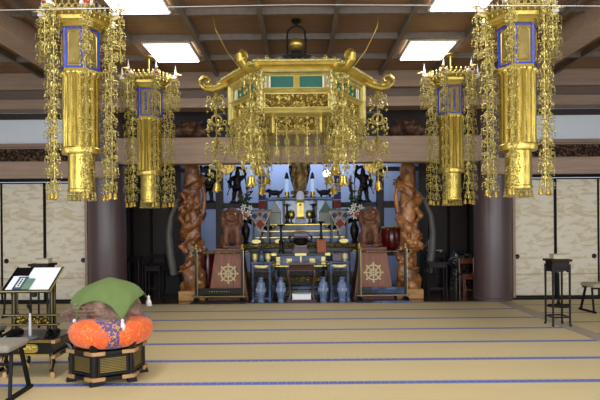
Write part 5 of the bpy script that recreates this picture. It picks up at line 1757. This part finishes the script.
mb.box((0, 0, 0), (0.54, 0.42, 0.016)).box((0, -0.205, 0.018), (0.54, 0.014, 0.03)).box((-0.265, 0, 0.008), (0.012, 0.42, 0.026)).box((0.265, 0, 0.008), (0.012, 0.42, 0.026))
tr = mb.build('tray', LACQ, t, bevel=0.003)
mb2 = MB()
mb2.X = mb.X
mb2.box((0.272, 0, 0.008), (0.004, 0.42, 0.018)).box((0, -0.2135, 0.02), (0.54, 0.004, 0.014)).build('tray_gilding', GOLDP, tr, smooth=False)
MB().bar((0, 0.0, 0.40), (0, 0.0, 0.57), 0.06, 0.04).box((0, 0, 0.50), (0.43, 0.09, 0.03)).build('tray_support', LACQ, t, bevel=0.004)


def on_tray(name, label, cat, x0, x1, y0, y1, lift, mats, h=0.004):
    tt = Matrix.Translation((-2.84, 5.86, 0.40)) @ mb.X
    o = thing(name, label, cat, tt @ Vector(((x0 + x1) / 2, (y0 + y1) / 2, lift)))
    k = MB()
    k.X = Matrix.Rotation(sl, 4, 'X')
    k.box((0, 0, h / 2), (x1 - x0, y1 - y0, h))
    return o, k


o, k = on_tray('sheet_of_paper', 'large plain white sheet lying over the wide part of the book rest', 'paper', -0.06, 0.236, -0.19, 0.195, 0.012, 0)
k.build('sheet', PAPER, o, smooth=False)
o, k = on_tray('sheet_of_paper', 'smaller white sheet under the two booklets on the book rest', 'paper', -0.232, -0.06, -0.19, 0.03, 0.010, 0)
k.tube([(-0.08, 0.108, 0.012), (0.0, 0.11, 0.016), (0.08, 0.108, 0.012)], 0.006, 6)
k.build('sheet', PAPER, o, smooth=False)
o, k = on_tray('booklet', 'dark blue booklet with a white title label on the book rest', 'booklet', -0.15, -0.055, -0.185, 0.02, 0.016, 0, 0.016)
c_ = k.build('cover', TEAL, o, bevel=0.002)
k2 = MB()
k2.X = k.X
k2.box((0.0, 0.0, 0.017), (0.045, 0.15, 0.002)).build('title_label', WHITEP, o, smooth=False)
k3 = MB()
k3.X = k.X
for q in range(4):
    k3.box((0.0, 0.05 - 0.033 * q, 0.0185), (0.018, 0.022, 0.001))
    k3.box((0.004, 0.05 - 0.033 * q, 0.0187), (0.006, 0.03, 0.001))
k3.build('title_lettering', BLACK, o, smooth=False)
o, k = on_tray('booklet', 'plain sage green booklet next to the blue one on the book rest', 'booklet', -0.05, 0.03, -0.185, -0.01, 0.018, 0, 0.014)
k.build('cover', GREENP, o, bevel=0.002)
k2 = MB()
k2.X = k.X
k2.box((0.0, 0.0, 0.006), (0.076, 0.168, 0.008)).build('pages', PAPER, o, smooth=False)

# ---- desk microphone
t = thing('desk_microphone', 'white-stemmed desk microphone on a round grey foot, standing on the sutra desk', 'microphone', (-2.78, 5.66, 0.40))
MB().lathe([(0.085, 0), (0.085, 0.012), (0.07, 0.022), (0.02, 0.028)], 28, sy=0.9).build('foot', GREY, t)
MB().lathe([(0.016, 0.02), (0.018, 0.06), (0.013, 0.2), (0.009, 0.26)], 14).build('stem', SILVER, t)
MB().tube([(0, 0, 0.255), (0.0, 0, 0.29), (-0.008, -0.01, 0.32)], [0.008, 0.008, 0.01], 8).ell((-0.012, -0.015, 0.335), (0.016, 0.016, 0.022), 10, 8).build('microphone_head', BLACK, t)

# ---- wooden drum set: hexagonal stand, brocade cushion, carved drum under green cloth
DX, DY = -1.99, 5.68
t = thing('drum_stand', 'hexagonal black lacquer stand with gilt slatted panels and tan corner caps', 'stand', (DX, DY, 0), rz=0.49)
RH = 0.375
MB().lathe([(RH * 0.9, 0.05), (RH * 0.9, 0.30)], 6, caps=True).build('core', BLACK, t, smooth=False)
MB().lathe([(RH, 0.045), (RH + 0.015, 0.05), (RH + 0.015, 0.075), (RH - 0.01, 0.085), (RH * 0.88, 0.085)], 6).build('base_rail', LACQ, t, smooth=False)
MB().lathe([(RH * 0.88, 0.285), (RH - 0.01, 0.285), (RH + 0.015, 0.295), (RH + 0.015, 0.325), (RH - 0.02, 0.335), (0.0, 0.335)], 6).build('top_rail', LACQ, t, smooth=False)
apx = RH * 0.9 * math.cos(PI / 6)
lv = MB().box((0, 0.006, 0), (0.25, 0.008, 0.15), 1)
for k in range(9):
    lv.box((0, -0.004, -0.064 + 0.016 * k), (0.25, 0.012, 0.008))
lv = lv.mesh('gilt_slat_panel', [GOLDD, BLACK], smooth=False)
lf_ = MB()
for q in (-1, 1):
    lf_.box((q * 0.135, -0.004, 0), (0.022, 0.026, 0.2)).box((0, -0.004, q * 0.086), (0.27, 0.026, 0.022))
lf_ = lf_.mesh('panel_frame', LACQ, smooth=False)
for i in range(6):
    a = -PI / 2 + i * PI / 3
    p = link('gilt_slat_panel', lv, t, ((apx + 0.008) * math.cos(a), (apx + 0.008) * math.sin(a), 0.187), rz=a + PI / 2)
    link('panel_frame', lf_, p)
    a = i * PI / 3
    ca, sa = math.cos(a), math.sin(a)
    MB().lathe([(0.03, 0.05), (0.026, 0.3)], 8, (RH * 0.93 * ca, RH * 0.93 * sa, 0)).build('corner_post', LACQ, t)
    MB().frustum((RH * 0.95 * ca, RH * 0.95 * sa, 0), (0.09, 0.09), (0.07, 0.07), 0.05).build('foot', BLACK, t, bevel=0.005)
    for z in (0.062, 0.31):   # tan metal caps that wrap the corner, one along each side
        mb = MB()
        for s in (-1, 1):
            b = a + s * PI / 3
            vx, vy = math.cos(b) - ca, math.sin(b) - sa
            ln = math.hypot(vx, vy)
            vx, vy = vx / ln, vy / ln
            mb.box(((RH + 0.012) * ca + vx * 0.055, (RH + 0.012) * sa + vy * 0.055, z), (0.12, 0.03, 0.038), rz=math.atan2(vy, vx))
        mb.build('corner_cap', BRASS, t, bevel=0.004)
    MB().tube([((RH - 0.02) * ca, (RH - 0.02) * sa, 0.33), ((RH + 0.0) * ca, (RH + 0.0) * sa, 0.37), ((RH + 0.035) * ca, (RH + 0.035) * sa, 0.395)], [0.03, 0.024, 0.008], 7, flat=1.6).build('corner_horn', LACQ, t)

# cushion: lobes alternate orange and purple brocade
t = thing('brocade_cushion', 'plump orange and purple brocade cushion on the hexagonal drum stand', 'cushion', (DX + 0.03, DY, 0.335))
prof = []
for k in range(15):
    a = -PI / 2 + PI * k / 14
    prof.append((0.27 + 0.145 * math.cos(a) if 0 < k < 14 else 0.0, 0.15 + 0.145 * math.copysign(abs(math.sin(a)) ** 0.8, math.sin(a))))


def cush_m(i, j):
    f = ((i + 0.5) / 96 * 2 * PI + 0.0) % (2 * PI)
    d = ((f - (-PI / 2 + 0.40)) % (PI / 2))
    d = min(d, PI / 2 - d)
    z = (j - 6.5) / 7
    return 1 if d < 0.10 + 0.62 * max(0.0, z) ** 1.4 + 0.3 * max(0.0, -z) ** 2 else 0


MB().lathe(prof, 96, mfun=cush_m, mods=lambda a, z: 1 + 0.02 * math.cos(3 * (a + PI / 2))).build('cushion_cover', [ORANGE, PURPLE], t, angle=2)
mb = MB()
mb.torus((0, 0, 0.155), 0.412, 0.005, 60, 5).build('piping', ORANGE, t)

# carved drum
t = thing('wooden_fish_drum', 'large weathered brown wooden drum lying on the brocade cushion, half covered', 'drum', (DX - 0.02, DY, 0.60))
pr = [E((0.02, 0, 0.16), (0.31, 0.26, 0.17)), C((-0.2, -0.05, 0.10), (-0.37, -0.08, 0.05), 0.10, 0.045), C((0.2, -0.02, 0.12), (0.30, -0.02, 0.08), 0.12, 0.08), E((0.03, -0.02, 0.21), (0.18, 0.17, 0.11)),
      C((-0.3, -0.1, 0.03), (0.22, -0.2, 0.045), 0.05, 0.045)]
carved(pr, 0.018, 30, 0.010, 34, 5).build('drum_body', BURLAP, t, angle=3)
mb = MB()
for q in range(4):
    mb.tube([(-0.30 + 0.02 * q, -0.17 - 0.012 * q, 0.06 + 0.035 * q), (-0.12, -0.245, 0.07 + 0.04 * q), (0.08, -0.26, 0.08 + 0.03 * q)], [0.010, 0.014, 0.008], 5)
mb.build('carved_ridge', BURLAP, t)

# green cloth
t = thing('green_cover_cloth', 'green cloth with white tassels draped over the wooden drum', 'cloth', (DX + 0.0, DY, 0.60))
NG = 44
D_ = 0.71
rot0 = math.radians(-54)
vs, fs = [], []
for i in range(NG + 1):
    for j in range(NG + 1):
        u, v = (i / NG - 0.5), (j / NG - 0.5)
        # square turned so one corner points to the viewer
        x = (u + v) * D_
        y = (u - v) * D_
        a = math.atan2(y, x) + rot0
        d = math.hypot(x, y)
        ca, sa = math.cos(a), math.sin(a)
        R_ = 0.365 / math.sqrt((ca / 1.0) ** 2 + (sa / 0.86) ** 2)
        hh = 0.235
        st = max(0.0, math.cos(a - math.radians(36))) ** 4   # the far corner lies out stiffly
        ql = 0.40 + 0.16 * st
        q = min(d / ql, 1.42)
        over = max(0.0, d - ql * 1.42)
        R_ *= 1.0 + 0.10 * st
        drop = 1.0
        fold = 0.014 * math.sin(3 * a + 7 * d) * min(1, d / 0.3) + 0.012 * math.sin(9 * a + 4 * d) * min(1, (d / 0.4) ** 2)
        r = R_ * math.sin(q) + fold + 0.05 * over
        z = 0.15 + hh * math.cos(q) - over * 0.95 - 0.05 * min(1, (d / 0.7) ** 4)
        # gentle ridge along the top toward the viewer's corner
        z += 0.03 * math.exp(-d / 0.10) + 0.012 * math.exp(-((y * 1.0) ** 2) / 0.003) * min(1, d / 0.1)
        z = max(z, -0.03)
        vs.append((0.03 + r * ca, r * sa, z))
for i in range(NG):
    for j in range(NG):
        b = i * (NG + 1) + j
        fs.append((b, b + NG + 1, b + NG + 2, b + 1))
mbc = MB().add(vs, fs)
cl_ = mbc.build('cloth', CLOTHG, t, angle=3)
m_ = cl_.modifiers.new('thickness', 'SOLIDIFY')
m_.thickness = 0.006
for idx in (0, NG, NG * (NG + 1), NG * (NG + 1) + NG):
    v = Vector(vs[idx])
    o = Vector((v.x - 0.03, v.y, 0)).normalized() * 0.025
    mb = MB().lathe([(0.0, 0.03), (0.014, 0.02), (0.016, 0.005), (0.012, -0.005), (0.026, -0.035), (0.034, -0.085), (0.0, -0.08)], 14, v + o, mods=lambda a, z: 1 + 0.08 * math.cos(7 * a))
    mb.build('tassel', TASSEL, t, angle=2)


# ================================================================ light and camera
W = bpy.data.worlds.new('daylight')
SC.world = W
W.use_nodes = True
bg = W.node_tree.nodes['Background']
bg.inputs['Color'].default_value = (0.72, 0.84, 1.0, 1)
bg.inputs['Strength'].default_value = 0.9


def area(name, loc, target, sx, sy, power, col=(1, 1, 1)):
    d = bpy.data.lights.new(name, 'AREA')
    d.shape = 'RECTANGLE'
    d.size, d.size_y, d.energy, d.color = sx, sy, power, col
    o = bpy.data.objects.new(name, d)
    COL.objects.link(o)
    o.location = loc
    o.rotation_euler = (Vector(target) - Vector(loc)).to_track_quat('-Z', 'Y').to_euler()
    return o


area('entrance_daylight', (0, -2.8, 2.3), (0, 8, 1.6), 12, 3.6, 520, (0.93, 0.97, 1.0))
area('side_wall_light', (-7.4, 4.0, 1.9), (0, 6, 0.8), 8, 2.4, 150, (0.9, 0.95, 1.0))  # broad unseen area lights along both windowless side walls
area('side_wall_light', (7.4, 4.0, 1.9), (0, 6, 0.8), 8, 2.4, 150, (0.9, 0.95, 1.0))
area('altar_back_fill', (0, 14.3, 4.0), (0, 15.05, 2.4), 4.5, 0.7, 75, (0.62, 0.76, 1.0))  # hidden overhead lamp, added to give the back wall cool window light
for x_ in (-2.12, 2.14):
    for y_ in (2.2, 4.8):
        area('ceiling_fill_lamp', (x_, y_, 4.35), (x_, y_, 0), 0.7, 0.92, 45 if y_ > 4 else 14, (1.0, 0.98, 0.95))  # unseen lamps added to brighten the mats, continuing the panel rows
area('altar_front_fill', (0, 11.9, 4.0), (0, 12.8, 1.2), 3.5, 0.5, 11, (0.72, 0.84, 1.0))  # unseen fill added for bluish highlights on the altar front

cam = bpy.data.cameras.new('camera')
co = bpy.data.objects.new('camera', cam)
COL.objects.link(co)
co.location = (0, 0, H)
co.rotation_euler = (PI / 2, ROLL, 0)
cam.sensor_width = 36.0
cam.lens = 36.0 * F / 600.0
cam.shift_y = 25.0 / 600.0
cam.clip_end = 100
SC.camera = co
SC.view_settings.view_transform = 'Standard'
SC.view_settings.exposure = 0.25
